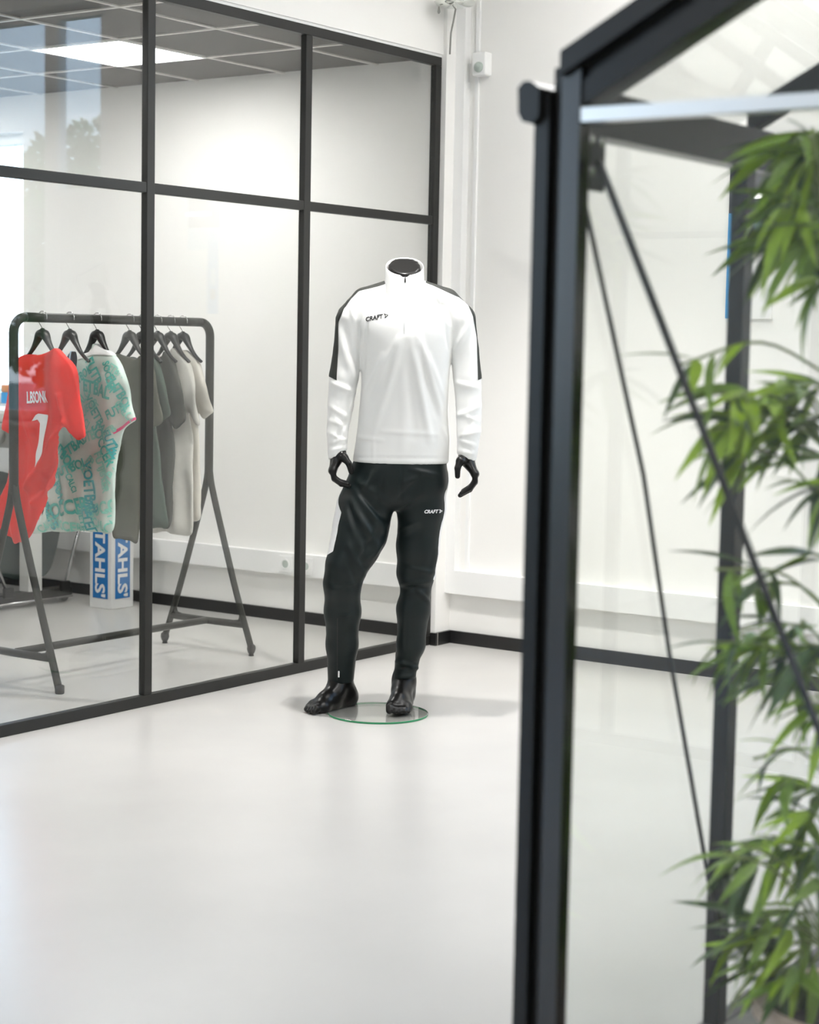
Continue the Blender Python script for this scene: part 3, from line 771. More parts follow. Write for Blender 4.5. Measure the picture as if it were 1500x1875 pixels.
obj('glass_rim', lathe([(.1832, .0005), (.1842, .002), (.1842, .0065), (.1832, .0078)], 64, (0, -.018, .0005)), 'green_edge', bpl)
rim = bpl.children[0].data
rim.polygons[-1].use_smooth = False
bm = bmesh.new(); bm.from_mesh(rim); bm.faces.ensure_lookup_table(); bmesh.ops.delete(bm, geom=[f for f in bm.faces if len(f.verts) > 4], context='FACES'); bm.to_mesh(rim); bm.free()
obj('foot_spigot', tube([(.1, .10, .008), (.1, .10, .03)], .006, 10), 'chrome', mq)

# ---------- half-zip top
fs = Field((-.36, -.2, .88), (.38, .24, 1.60), .0058)
rows = []
for py, cx, hw, dy, cy in ((849, 733.5, 87.5, .118, .03), (800, 738, 84, .112, .028), (750, 739, 80, .108, .022), (700, 742, 79, .114, .016), (650, 742.5, 82, .122, .01), (600, 742.5, 84, .122, .01), (570, 742, 78, .105, .015), (552, 741.5, 56, .085, .02), (535, 741, 38, .07, .024), (520, 741, 32, .062, .024)):
    L_ = loc(cx, py); rows.append((L_[2], L_[0], cy, hw*PXM, dy))
fs.stack(rows, .01, 2.3)
fs.chain(lp([(713, 533, .022, 20), (670, 553, .022, 26), (645, 585, .02, 29), (637, 640, .018, 25.5), (630, 690, .014, 26.5), (624, 740, .004, 23.5), (618, 790, -.012, 19.5), (618, 824, -.02, 17.5), (619, 838, -.022, 18)]), .005)
fs.chain(lp([(770, 533, .022, 20), (815, 554, .022, 26), (841, 585, .02, 29), (850.5, 640, .018, 25.5), (855.5, 690, .014, 25.5), (858.5, 740, .004, 23.5), (858.5, 790, -.012, 22), (856, 826, -.02, 18.5), (853.5, 845, -.022, 18)]), .005)
zh = loc(733, 848)[2]
cl, c2 = loc(601, 843, -.02), loc(636, 824, -.02)
cr_, c4 = loc(836, 832, -.02), loc(872, 846, -.02)
def cutplane(a, b, x, z):      # positive below the line a-b
    nx, nz = -(b[2]-a[2]), (b[0]-a[0]); l = math.hypot(nx, nz); return -((x-a[0])*nx+(z-a[2])*nz)/l
def top_cut(x, y, z):
    d = np.where(np.abs(x-loc(733, 848)[0]) < .185, zh-z, -.15)
    d = np.where(x < loc(641, 848)[0], cutplane(cl, c2, x, z), d)
    d = np.where(x > loc(827, 848)[0], cutplane(cr_, c4, x, z), d)
    return d
fs.cut(top_cut)
VS, QS = fs.mesh(2)
NS = normals(VS, QS)
def px_of(V):      # photo pixel of points in mannequin space
    Wp = V[:, :1]*_mr+V[:, 1:2]*_mh+np.array((0, 0, 1))*V[:, 2:3]+MO-CAMP
    c = Wp@_f; return IW/2+F_PX*(Wp@_r2)/c, IH/2-F_PX*(Wp@_u2)/c
def folds(V, N, lines, front=True):
    X, Y = px_of(V); D = np.zeros(len(V)); mk = np.clip((-N[:, 1]+.1)/.5, 0, 1) if front else 1
    for (a, b, w, amp) in lines:
        d, t = seg_d(X, Y, a, b); D += 1.7*amp*np.exp(-(d/w)**2)*np.sin(PI*np.clip(.12+.76*t, 0, 1))
    return D*mk
SF = [((738, 618), (684, 790), 7, .006), ((752, 618), (788, 806), 7, .006), ((728, 620), (668, 740), 6, .004), ((768, 616), (812, 770), 6, .005), ((745, 640), (738, 830), 10, .003),
      ((785, 650), (818, 745), 5, .004), ((700, 650), (664, 730), 5, .004), ((760, 600), (772, 690), 6, .003), ((720, 640), (700, 740), 6, -.003), ((765, 640), (800, 760), 6, -.004), ((742, 650), (760, 800), 8, -.003),
      ((690, 540), (672, 585), 2.5, -.003), ((672, 585), (667, 640), 2.5, -.003), ((667, 640), (664, 690), 4, -.004), ((795, 540), (815, 585), 2.5, -.003), ((815, 585), (822, 640), 3, -.004),
      ((637, 548), (656, 600), 5, .004), ((650, 570), (660, 620), 4, -.004), ((618, 600), (645, 690), 6, .004), ((630, 590), (656, 690), 5, -.003), ((800, 560), (824, 600), 5, .004), ((860, 590), (835, 640), 5, .003),
      ((605, 700), (655, 722), 5, .004), ((650, 700), (640, 740), 5, -.003), ((602, 742), (640, 768), 4, .0026), ((600, 768), (634, 782), 4, .0022), ((612, 760), (636, 800), 4, .0022), ((600, 792), (630, 806), 3.5, .0026), ((602, 812), (634, 804), 3.5, .0024), ((604, 826), (630, 818), 3.5, .002), ((640, 760), (618, 800), 4, -.002),
      ((880, 712), (832, 700), 5, .003), ((880, 745), (836, 762), 4, .0024), ((880, 772), (842, 758), 4, .002), ((878, 790), (838, 800), 4, .0026), ((876, 818), (842, 806), 3.5, .0026), ((870, 832), (842, 826), 3.5, .002), ((872, 750), (850, 800), 4, -.002),
      ((652, 800), (700, 806), 4, .003), ((700, 790), (800, 796), 4, .0025), ((650, 838), (820, 840), 2, -.0022), ((684, 800), (684, 846), 3, .002), ((810, 780), (822, 812), 4, .003)]
NS0 = NS.copy()
VS = VS+NS*folds(VS, NS, SF)[:, None]
NS = normals(VS, QS)
top = obj('half_zip_top', (VS, QS), 'jersey', mq, smooth=True); top['label'] = 'white long-sleeved half-zip training top'
XP, YPX = px_of(VS)
SIL = {-1: [(706, 512, 8), (690, 519, 6), (656, 531, 2.5), (641, 544, 4), (627, 563, 4), (616, 590, 4), (611, 640, 9), (603, 690, 14), (600, 720, 17)],
       1: [(777, 511, 6), (795, 519, 4.5), (843, 542, 3.5), (859, 555, 3.5), (869, 578, 3), (877, 618, 4), (883, 690, 8), (886, 720, 9)]}
def stripe_g(sgn):
    P = SIL[sgn]; best = np.full(len(VS), -1e3)
    for (a, b) in zip(P[:-1], P[1:]):
        d, t = seg_d(XP, YPX, np.array(a[:2]), np.array(b[:2])); best = np.maximum(best, (a[2]+(b[2]-a[2])*t)-d)
    end = (690+(XP-604)*.55 if sgn < 0 else 694-(XP-880)*.5)-YPX
    mid = loc(741, 600)[0]
    return np.minimum(np.minimum(best, end), np.minimum(((VS[:, 0]-mid)*sgn-.072)*400, (.6-NS0[:, 1])*20))
for sgn in (-1, 1):
    o = obj('shoulder_stripe', clip_patch(VS, QS, NS, stripe_g(sgn), .0012), 'jersey_black', top, smooth=True)
# collar : tapered slanted ring
cc = loc(741, 505)
def collar():
    n = 48; V = []; Fc = []
    prof = [(.0, 0), (.35, .2), (.7, .55), (1, 1)]
    ringz = []
    levels = [(0.0, 1.0), (.25, .98), (.5, .95), (.75, .93), (.96, .915), (1.0, .895), (.96, .875), (.5, .89), (.05, .9)]
    for (h, r) in levels:
        for i in range(n):
            a = 2*PI*i/n; cx, sy = math.cos(a), math.sin(a)
            # sy=-1 front. base height and top height depend on the angle
            zb = 1.523-.045*(max(0, -sy))**1.5+.022*max(0, sy); zt = 1.622+.032*sy-.004*max(0, -sy)
            if sy < -.97: zt -= .006
            bx = .0745*r; by = .064*r
            V.append((cc[0]+bx*cx, .014+by*sy+(.012*(1-h))*max(0, sy)-(.022*(1-h))*max(0, -sy), zb+(zt-zb)*h))
    m_ = len(levels)
    for j in range(m_-1):
        for i in range(n): Fc.append((j*n+i, j*n+(i+1) % n, (j+1)*n+(i+1) % n, (j+1)*n+i))
    return V, Fc
col = obj('collar', collar(), 'jersey', top, smooth=True)
bv = BVHTree.FromPolygons([Vector(p) for p in VS], [tuple(int(i) for i in q) for q in QS])
cV, cF = collar(); bvc = BVHTree.FromPolygons([Vector(p) for p in cV], cF)
def drape(V2, bvh, org, ux, uy, off, dirn=(0, 1, 0)):
    """project flat text (x along ux, y along uy) onto a surface along +y"""
    out = []; d = Vector(dirn)
    for p in V2:
        q = np.array(org)+np.array(ux)*p[0]+np.array(uy)*p[1]
        h = bvh.ray_cast(Vector(q)-d*.4, d)
        y = (h[0]-d*off) if h[0] is not None else Vector(q)
        out.append(tuple(y))
    return out
def patch_on(bvh, pts_px, off=.0014, step=.004):
    """thin band along a px polyline: list of (px,py,halfwidth px)"""
    P = [np.array(p, float) for p in pts_px]; V = []; Fc = []
    n = 0
    for i in range(len(P)-1):
        k = max(2, int(np.linalg.norm(P[i+1][:2]-P[i][:2])/3))
        for j in range(k+(1 if i == len(P)-2 else 0)):
            q = P[i]+(P[i+1]-P[i])*j/k; t = P[i+1][:2]-P[i][:2]; t = t/np.linalg.norm(t); s_ = np.array((-t[1], t[0]))
            for e_ in (-1, 0, 1):
                w = q[:2]+s_*e_*q[2]; a = loc(w[0], w[1], -.3); b = loc(w[0], w[1], .3); d = Vector(b-a).normalized()
                h = bvh.ray_cast(Vector(a), d)
                V.append(tuple(h[0]-d*off) if h[0] is not None else tuple(loc(w[0], w[1], 0)))
            n += 1
    for i in range(n-1):
        for j in (0, 1): a = i*3+j; Fc.append((a, a+1, a+4, a+3))
    return V, Fc
obj('zip', patch_on(bv, [(740.5, 548, 1.1), (740, 612, 1.1)], .0012), 'grey_print', top)
obj('zip_tape', patch_on(bvc, [(741.5, 506, .9), (741, 540, .9)], .0012), 'grey_print', col)
zp = loc(741.8, 512); h = bvc.ray_cast(Vector((zp[0], -.4, zp[2])), Vector((0, 1, 0))); zy = h[0][1] if h[0] else -.05
obj('zip_pull', xform(join(box(-.0028, .0028, -.005, 0, -.012, .0), box(-.0018, .0018, -.0045, -.001, 0, .014)), Matrix.Translation((zp[0], zy, zp[2]))), 'black_print', col)
def logo(bvh, px, py, w_px, slope, material, parent, off=.0016):
    T, Fc = text_mesh('CRAFT', .02, bold=.0007, shear=.25, xscale=.95, maxedge=.006)
    s_ = (w_px*.76*PXM)/(T[:, 0].max()-T[:, 0].min()); T = T*s_
    w = T[:, 0].max(); hh = T[:, 1].max()
    # emblem: open angular arrow to the right of the word
    em = []; x0 = w+.22*hh*2; s2 = hh*.95
    def strip(a, b, c, d): em.append(([a, b, c, d], [(0, 1, 2, 3)]))
    A, Bp, Cc = (x0, s2), (x0+1.7*s2, 0), (x0, -s2); t = .32*s2
    for p, q in ((A, Bp), (Bp, Cc), ((x0+.1*s2, s2*.9), (x0+.55*s2, 0)), ((x0+.55*s2, 0), (x0+.1*s2, -.9*s2))):
        d = np.array(q)-np.array(p); nn = np.array((-d[1], d[0]))/np.linalg.norm(d)*t/2
        pts = []
        for k in range(5):
            m0 = np.array(p)+d*k/4; pts += [m0+nn, m0-nn]
        em.append(([(*u, 0) for u in pts], [(2*k, 2*k+1, 2*k+3, 2*k+2) for k in range(4)]))
    V2, F2 = join(([tuple(p) for p in T], Fc), *em)
    V2 = np.array(V2); V2[:, 0] -= .5*s2*2
    o_ = loc(px, py, 0); ux = np.array((math.cos(slope), 0, math.sin(slope))); uy = np.array((-math.sin(slope), 0, math.cos(slope)))
    return obj('printed_logo', (drape(V2, bvh, o_, ux, uy, off), F2), material, parent)
logo(bv, 690, 581.5, 42, .20, 'black_print', top)['label'] = 'small black chest logo reading CRAFT'

# ---------- trousers
fp = Field((-.34, -.2, .07), (.36, .3, .98), .0058)
rows = []
for py, cx, hw, dy, cy in ((838, 733, 84, .112, .03), (870, 731, 87, .116, .03), (893, 726, 90, .112, .03), (912, 726, 72, .095, .03), (932, 727, 30, .05, .03)):
    L_ = loc(cx, py, .03); rows.append((L_[2], L_[0], cy, hw*PXM, dy))
fp.stack(rows, .02, 2.3)
fp.chain(lp([(684, 880, .03, 44), (668, 930, .015, 49), (660, 965, .0, 48), (650, 1000, -.015, 44), (635, 1035, -.028, 37), (627, 1068, -.025, 33), (627.5, 1120, .02, 32.5), (626.5, 1180, .065, 28.5), (624, 1248, .105, 24)]), .02)
fp.chain(lp([(690, 960, .02, 22), (681, 985, .01, 24), (662, 1020, -.015, 20)]), .02)
fp.chain(lp([(772, 880, .03, 46), (772, 930, .035, 43), (765, 1000, .045, 38), (761.5, 1050, .055, 34), (762, 1074, .058, 26.5), (757, 1115, .068, 30), (752.5, 1180, .085, 25.5), (745, 1215, .1, 20), (740.5, 1238, .105, 18.5), (740, 1262, .108, 17.5)]), .018)
zl, zr = loc(624, 1248, .105)[2], loc(740, 1258, .108)[2]
xm = loc(690, 1200)[0]
fp.cut(lambda x, y, z: np.where(x < xm, zl-z, zr-z)+0*y)
VP, QP = fp.mesh(2); NP = normals(VP, QP)
TF = [((648, 895), (706, 975), 6, .006), ((640, 915), (690, 1000), 6, .006), ((632, 930), (668, 1020), 6, .005), ((655, 880), (722, 930), 7, .005), ((660, 905), (716, 960), 6, -.006), ((636, 905), (655, 990), 5, -.005), ((700, 990), (672, 1030), 6, .005), ((690, 975), (660, 1025), 6, -.006),
      ((735, 855), (735, 925), 2.5, -.003), ((752, 860), (800, 870), 4, .005), ((740, 885), (770, 872), 5, .004), ((730, 930), (775, 900), 5, .004), ((730, 970), (765, 955), 4, .004), ((740, 985), (770, 968), 4, -.003), ((728, 915), (760, 885), 4, -.004),
      ((733, 1069), (790, 1065), 4, .004), ((735, 1079), (790, 1077), 4, -.0042), ((745, 1040), (795, 1050), 5, .004), ((760, 1075), (788, 1105), 4, .004), ((800, 1010), (790, 1050), 5, .004), ((742, 1095), (740, 1200), 5, .002),
      ((640, 1000), (668, 1055), 5, .004), ((632, 1010), (655, 1075), 5, -.004), ((600, 1068), (650, 1078), 5, -.003), ((610, 1080), (656, 1066), 4, .003), ((620, 1128), (640, 1126), 3, .003),
      ((724, 1210), (770, 1225), 4, .006), ((724, 1228), (764, 1216), 4, -.005), ((726, 1242), (760, 1236), 4, .006), ((735, 1256), (758, 1246), 3, -.004), ((745, 1110), (742, 1190), 3, -.002), ((690, 860), (660, 900), 6, .005), ((700, 870), (690, 930), 6, -.004)]
NP0 = NP.copy(); VP = VP+NP*folds(VP, NP, TF)[:, None]; NP = normals(VP, QP)
tr = obj('training_trousers', (VP, QP), 'trouser', mq, smooth=True); tr['label'] = 'dark green black tapered training trousers'
XQ, YQ = px_of(VP)
def panel_g(sgn):
    a, b = (898, 1016) if sgn < 0 else (862, 1062)
    lo = -.62 if sgn < 0 else -.42
    w = np.clip((YQ-a)/40, .2, 1)
    g1 = np.minimum(NP0[:, 1]-(lo*w), .6-NP0[:, 1]); g2 = NP0[:, 0]*sgn-.3
    e_ = (b+(XQ-600)*-.6 if sgn < 0 else b)
    return np.minimum(np.minimum(np.minimum(g1, g2), np.minimum((YQ-a)*.02, (e_-YQ)*.02)), (660-XQ)*.02 if sgn < 0 else (XQ-775)*.02)
for sgn in (-1, 1): obj('side_panel', clip_patch(VP, QP, NP, panel_g(sgn), .0012), 'white_print', tr, smooth=True)
bvp = BVHTree.FromPolygons([Vector(p) for p in VP], [tuple(int(i) for i in q) for q in QP])
logo(bvp, 793, 934.5, 34, .0, 'white_print', tr)['label'] = 'white thigh logo reading CRAFT'
obj('ankle_zip', patch_on(bvp, [(618, 1132, .8), (617.5, 1246, .8)], .0012), 'black_print', tr)
zp = loc(620, 1238); h = bvp.ray_cast(Vector((zp[0], -.4, zp[2])), Vector((0, 1, 0))); zy = h[0][1] if h[0] else 0
obj('zip_pull', xform(bbox_bev(-.003, .003, -.005, 0, -.012, .012, .0015), Matrix.Translation((zp[0], zy, zp[2]))), 'white_print', tr)

# ================================================================ CLOTHES RACK
RYB = 5.27; RX0, RX1 = 4.842, 5.962; RTOP = 1.418
rk = empty('clothes_rack', ((RX0+RX1)/2, RYB, 0)); RO = np.array(((RX0+RX1)/2, RYB, 0))
tag(rk, 'black metal clothes rack on A-shaped legs hung with t-shirts', 'clothes rack')
def K(n, vf, m='rack', **k): return obj(n, ([tuple(np.array(p)-RO) for p in vf[0]], vf[1]), m, rk, **k)
def arc(c, r, a0, a1, n=8): return [(c[0]+r*math.cos(a0+(a1-a0)*i/n), RYB, c[1]+r*math.sin(a0+(a1-a0)*i/n)) for i in range(n+1)]
R_ = .06
K('top_rail', tube([(RX0+R_, RYB, RTOP)]+[(RX0+R_+(RX1-RX0-2*R_)*i/10, RYB, RTOP) for i in range(1, 10)]+[(RX1-R_, RYB, RTOP)], .0185, 14, up=(0, 1, 0)), smooth=True)
for xs, sg in ((RX0, 1), (RX1, -1)):
    c = (xs+sg*R_, RTOP-R_)
    a = arc(c, R_, PI/2, PI/2+sg*PI/2)
    K('upright', tube(a+[(xs, RYB, 1.2), (xs, RYB, .95), (xs, RYB, .74)], .0185, 14, up=(0, 1, 0)), smooth=True)
    for s in (-1, 1):
        yb = RYB+s*.25
        pts = smooth_path([(xs, RYB+s*.004, .79), (xs, RYB+s*.022, .70), (xs, RYB+s*.085, .5), (xs, RYB+s*.168, .25), (xs, yb, .032 if sg < 0 else .004)], 5)
        K('leg', sweep(pts, circ(.0115, 10, .0175), up=(1, 0, 0)), smooth=True)
        if sg < 0:
            K('caster', lathe([(.008, .052), (.017, .044), (.019, .03), (.015, .016), (.010, .008), (.012, .0)], 16, (xs, yb, 0)), 'rubber', smooth=True)
        else:
            K('foot_cap', lathe([(.016, 0), (.018, .004), (.018, .03), (.012, .034)], 14, (xs, yb, 0)), 'rubber', smooth=True)
        # gusset where the crossbar meets the leg
        K('gusset', sweep(smooth_path([(xs, RYB+s*.150, .135), (xs, RYB+s*.185, .145), (xs, RYB+s*.196, .185)], 4), circ(.010, 8)), smooth=True)
    K('crossbar', tube([(xs, RYB-.206, .13), (xs, RYB, .128), (xs, RYB+.206, .13)], .0155, 12, up=(0, 0, 1)), smooth=True)
K('stretcher', tube([(RX0+.012, RYB, .13), (RX1-.012, RYB, .13)], .0155, 12), smooth=True)

# ---- hangers and shirts
def shirt_frame(xs): return np.array((xs, RYB, RTOP))
def hanger(xs, label, yaw=0.0, drop=0.0):
    e = empty('coat_hanger', shirt_frame(xs), yaw)
    z0 = -.06-drop
    hook = [(0, .0, z0-.004), (0, 0, -.045), (0, .008, -.033), (0, .0235, -.012), (0, .0245, .006), (0, .014, .0215), (0, 0, .0245), (0, -.014, .0215), (0, -.0235, .008), (0, -.0235, -.006)]
    h = obj('hook', tube(smooth_path(hook, 4), .0017, 6, up=(1, 0, 0)), 'wire', e, smooth=True)
    arm = [(.012, z0-.004), (.03, z0-.030), (.055, z0-.064), (.08, z0-.088), (.105, z0-.106)]
    sh = smooth_path([(0, -u, z) for u, z in arm[::-1]]+[(0, u, z) for u, z in arm], 5)
    n = len(sh); sc = [.6+1.15*math.exp(-((i-(n-1)/2)/9.)**2) for i in range(n)]
    obj('shoulder_body', sweep(sh, circ(.0105, 10, .0135), up=(1, 0, 0), scale=sc), 'hanger', e, smooth=True)
    obj('hub', lathe([(.010, -.012), (.0135, 0), (.0125, .012), (.006, .02)], 14, (0, 0, z0)), 'hanger', e, smooth=True)
    tag(e, label, 'hanger', 'black hangers on the rack')
    return e
def poly_sdf(U, Z, P):
    P = np.array(P); d = np.full(U.shape, 9.0); ins = np.zeros(U.shape, bool)
    for i in range(len(P)):
        a, b = P[i], P[(i+1) % len(P)]
        dd, _ = seg_d(U, Z, a, b); d = np.minimum(d, dd)
        c = ((a[1] > Z) != (b[1] > Z)) & (U < (b[0]-a[0])*(Z-a[1])/(b[1]-a[1]+1e-12)+a[0]); ins ^= c
    return np.where(ins, -d, d)
class Shirt:
    """u: to the picture's right (-y), local depth x. outline in photo pixels on the plane x = xs"""
    def __init__(s, xs, px, seed, thick=.022, fold=.007, drape_=None, extra=None):
        s.xs = xs; s.O = shirt_frame(xs); r = np.random.RandomState(seed)
        pts = np.array([(RYB-on_x(a, b, xs)[1], on_x(a, b, xs)[2]-RTOP) for a, b in px])
        pts = np.array([p[:2] for p in smooth_path([(a, b, 0) for a, b in np.vstack([pts, pts[:1]])], 4)])[:-1]
        s.pts = pts; h = .005
        lo = pts.min(0)-.02; hi = pts.max(0)+.02
        f = Field((-.075, -hi[0], lo[1]), (.075, -lo[0], hi[1]), h)
        s.thick = thick; s.fold = fold; s.r = r
        s.ph = r.uniform(0, 6.28, 8); s.fr = r.uniform(.7, 1.3, 8); s.extra = extra or []
        yy, zz = np.meshgrid(f.ax[1], f.ax[2], indexing='ij'); U = -yy
        sd = poly_sdf(U, zz, pts)
        s.ax1, s.ax2, s.sd = f.ax[1], f.ax[2], sd
        w, t = s.wt(U, zz, sd)
        X = f.ax[0][:, None, None]
        f.F = np.maximum(np.abs(X-w[None])-t[None], np.broadcast_to(sd[None]+.001, f.F.shape)).astype(np.float32)
        s.V, s.Q = f.mesh(2)
    def wt(s, U, Z, sd):
        ph, fr = s.ph, s.fr; lowf = np.clip((-Z-.08)/.6, 0, 1)
        w = s.fold*lowf*(np.sin(U*34*fr[0]+ph[0]+Z*2)+.6*np.sin(U*61*fr[1]+ph[1]-Z*3)+.4*np.sin(U*90*fr[2]+Z*8+ph[2]))
        w = w+.003*np.sin(U*25+Z*22+ph[3])+.0025*np.sin(U*40-Z*30+ph[4])
        for (a, b, wd, amp) in s.extra:
            d, t = seg_d(U, Z, a, b); w = w-amp*np.exp(-(d/wd)**2)
        t = .004+.009*np.clip((Z+.33)/.15, 0, 1)+s.thick*(1-np.exp(-np.maximum(-sd, 0)/.03))
        return w, t
    def surf(s, u, z, off=.0015):
        """front surface depth at (u, z)"""
        iy = np.clip(np.searchsorted(s.ax1, -u), 1, len(s.ax1)-1); iz = np.clip(np.searchsorted(s.ax2, z), 1, len(s.ax2)-1)
        fy = (-u-s.ax1[iy-1])/(s.ax1[1]-s.ax1[0]); fz = (z-s.ax2[iz-1])/(s.ax2[1]-s.ax2[0])
        sd = (s.sd[iy-1, iz-1]*(1-fy)*(1-fz)+s.sd[iy, iz-1]*fy*(1-fz)+s.sd[iy-1, iz]*(1-fy)*fz+s.sd[iy, iz]*fy*fz)
        w, t = s.wt(u, z, sd); return w-t-off, sd
    def uv(s, px, py):
        P = on_x(px, py, s.xs-.024); return np.array((RYB-P[1], P[2]-RTOP))
    def make(s, name, m, label, cat='t-shirt'):
        o = obj(name, (s.V, s.Q), m, None, smooth=True); o.location = tuple(s.O); tag(o, label, cat, 't-shirts on the rack')
        s.o = o; s.N = normals(s.V, s.Q); return o
    def text(s, body, px, py, size, ang, m, bold=0.0, xscale=1.0, name='print_lettering', shear=0.0, yscale=1.0, clip=-.006, off=.0045):
        T, Fc = text_mesh(body, 1.0, bold=bold, xscale=xscale, shear=shear)
        T[:, 1] *= yscale; T = T*size; c, n = math.cos(ang), math.sin(ang); o = s.uv(px, py)
        # subdivide long edges for the folds
        bm = bmesh.new(); vs = [bm.verts.new(p) for p in T]
        for f_ in Fc:
            try: bm.faces.new([vs[i] for i in f_])
            except ValueError: pass
        for _ in range(3):
            L = [e_ for e_ in bm.edges if e_.calc_length() > .02]
            if not L: break
            bmesh.ops.subdivide_edges(bm, edges=L, cuts=1); bmesh.ops.triangulate(bm, faces=bm.faces[:])
        bm.verts.index_update(); T = np.array([v.co[:] for v in bm.verts]); Fc = [tuple(v.index for v in f_.verts) for f_ in bm.faces]; bm.free()
        u = o[0]+T[:, 0]*c-T[:, 1]*n; z = o[1]+T[:, 0]*n+T[:, 1]*c
        x, sd = s.surf(u, z, off)
        ok = sd < clip
        Fc = [f_ for f_ in Fc if all(ok[i] for i in f_)]
        if not Fc: return None
        used = sorted({i for f_ in Fc for i in f_}); mp = {a: b for b, a in enumerate(used)}
        return obj(name, ([(x[i], -u[i], z[i]) for i in used], [tuple(mp[i] for i in f_) for f_ in Fc]), m, s.o)
    def patch(s, name, px_poly, m, off=.0018):
        """area of the front surface inside a photo polygon"""
        P = np.array([s.uv(a, b) for a, b in px_poly])
        g = -poly_sdf(-s.V[:, 1], s.V[:, 2], P); g = np.where(s.N[:, 0] < .3, g, -1)
        return obj(name, clip_patch(s.V, s.Q, s.N, g, off), m, s.o, smooth=True)

def hang(xs, nm): return hanger(xs, nm)
X1 = 4.99
red = Shirt(X1, [(57, 648), (70, 650), (84, 647), (97, 640), (103, 637), (118, 652), (131, 666), (139, 692), (144, 719), (150, 758), (156, 797), (149, 803), (141, 807), (131, 795), (123, 783), (117, 787), (113, 808), (107, 835), (98, 866), (88, 898), (80, 925), (70, 958), (58, 984), (49, 995), (38, 993), (26, 997), (14, 986), (5, 975), (2, 945), (3, 908), (9, 880), (15, 850), (17, 820), (16, 798), (9, 790), (4, 785), (8, 755), (14, 718), (21, 685), (30, 660), (44, 650)], 1, .02, .012,
    extra=[((.17, -.5), (-.02, -.72), .014, .0240), ((.15, -.45), (.06, -.62), .01, -.0160), ((.12, -.3), (.16, -.46), .01, .0160), ((-.1, -.3), (.02, -.6), .02, .0120), ((.14, -.40), (-.06, -.66), .012, .0200), ((.0, -.66), (.10, -.52), .010, -.0160)])
o = red.make('football_shirt', 'red', 'red football shirt with white name and number one')
red.text('LBSONK', 71, 727, .056, .06, 'white_print', bold=.03, xscale=.56, yscale=1.1, off=.010)
red.patch('print_number', [(58.5, 772), (65, 760), (70, 757), (86, 760), (82.5, 785), (79.5, 806), (76, 828), (73, 842), (64.5, 858), (67, 828), (69.5, 806), (72, 775), (68, 768)], 'white_print')
red.patch('neck_rib', [(56, 648), (70, 652), (84, 649), (98, 641), (98, 645), (84, 653), (70, 656), (56, 652)], 'red')
hanger(X1, 'black hanger holding the red football shirt')

X2 = 5.135
nv = Shirt(X2, [(98, 660), (112, 657), (124, 655), (133, 642), (137, 655), (138, 690), (142, 735), (124, 770), (106, 795), (100, 830), (92, 865), (80, 890), (60, 890), (50, 850), (50, 780), (60, 720), (80, 680)], 2, .014, .004)
nv.make('striped_shirt', 'navy', 'navy striped shirt squeezed between the red and mint shirts')
for k in range(3): nv.patch('collar_stripe', [(119+5*k, 636), (121+5*k, 636), (121+5*k, 664), (119+5*k, 664)], 'pale_blue')
hanger(X2, 'black hanger holding the navy striped shirt')

X3 = 5.285
pat = Shirt(X3, [(133, 655), (150, 650), (168, 644), (173, 628), (190, 638), (207, 649), (222, 672), (231, 700), (240, 735), (247, 762), (248, 770), (238, 778), (228, 786), (223, 800), (220, 818), (217, 837), (215, 876), (211, 936), (207, 975), (180, 976), (150, 973), (120, 975), (90, 974), (63, 977), (74, 950), (84, 900), (92, 850), (98, 800), (96, 776), (84, 788), (72, 780), (86, 740), (100, 690), (112, 665)], 3, .022, .009)
po = pat.make('patterned_shirt', 'pattern', 'white football shirt covered in teal lettering with pink sleeve edge')
pat.patch('collar', [(120, 661), (133, 655), (168, 643), (174, 625), (192, 637), (208, 647), (206, 653), (190, 650), (172, 650), (150, 657), (134, 662)], 'white_trim', .004)
pat.patch('sleeve_edge', [(206, 790), (222, 778), (240, 764), (248, 758), (249, 762), (240, 768.5), (222, 782), (208, 795)], 'pink', .003)
wr = random.Random(4)
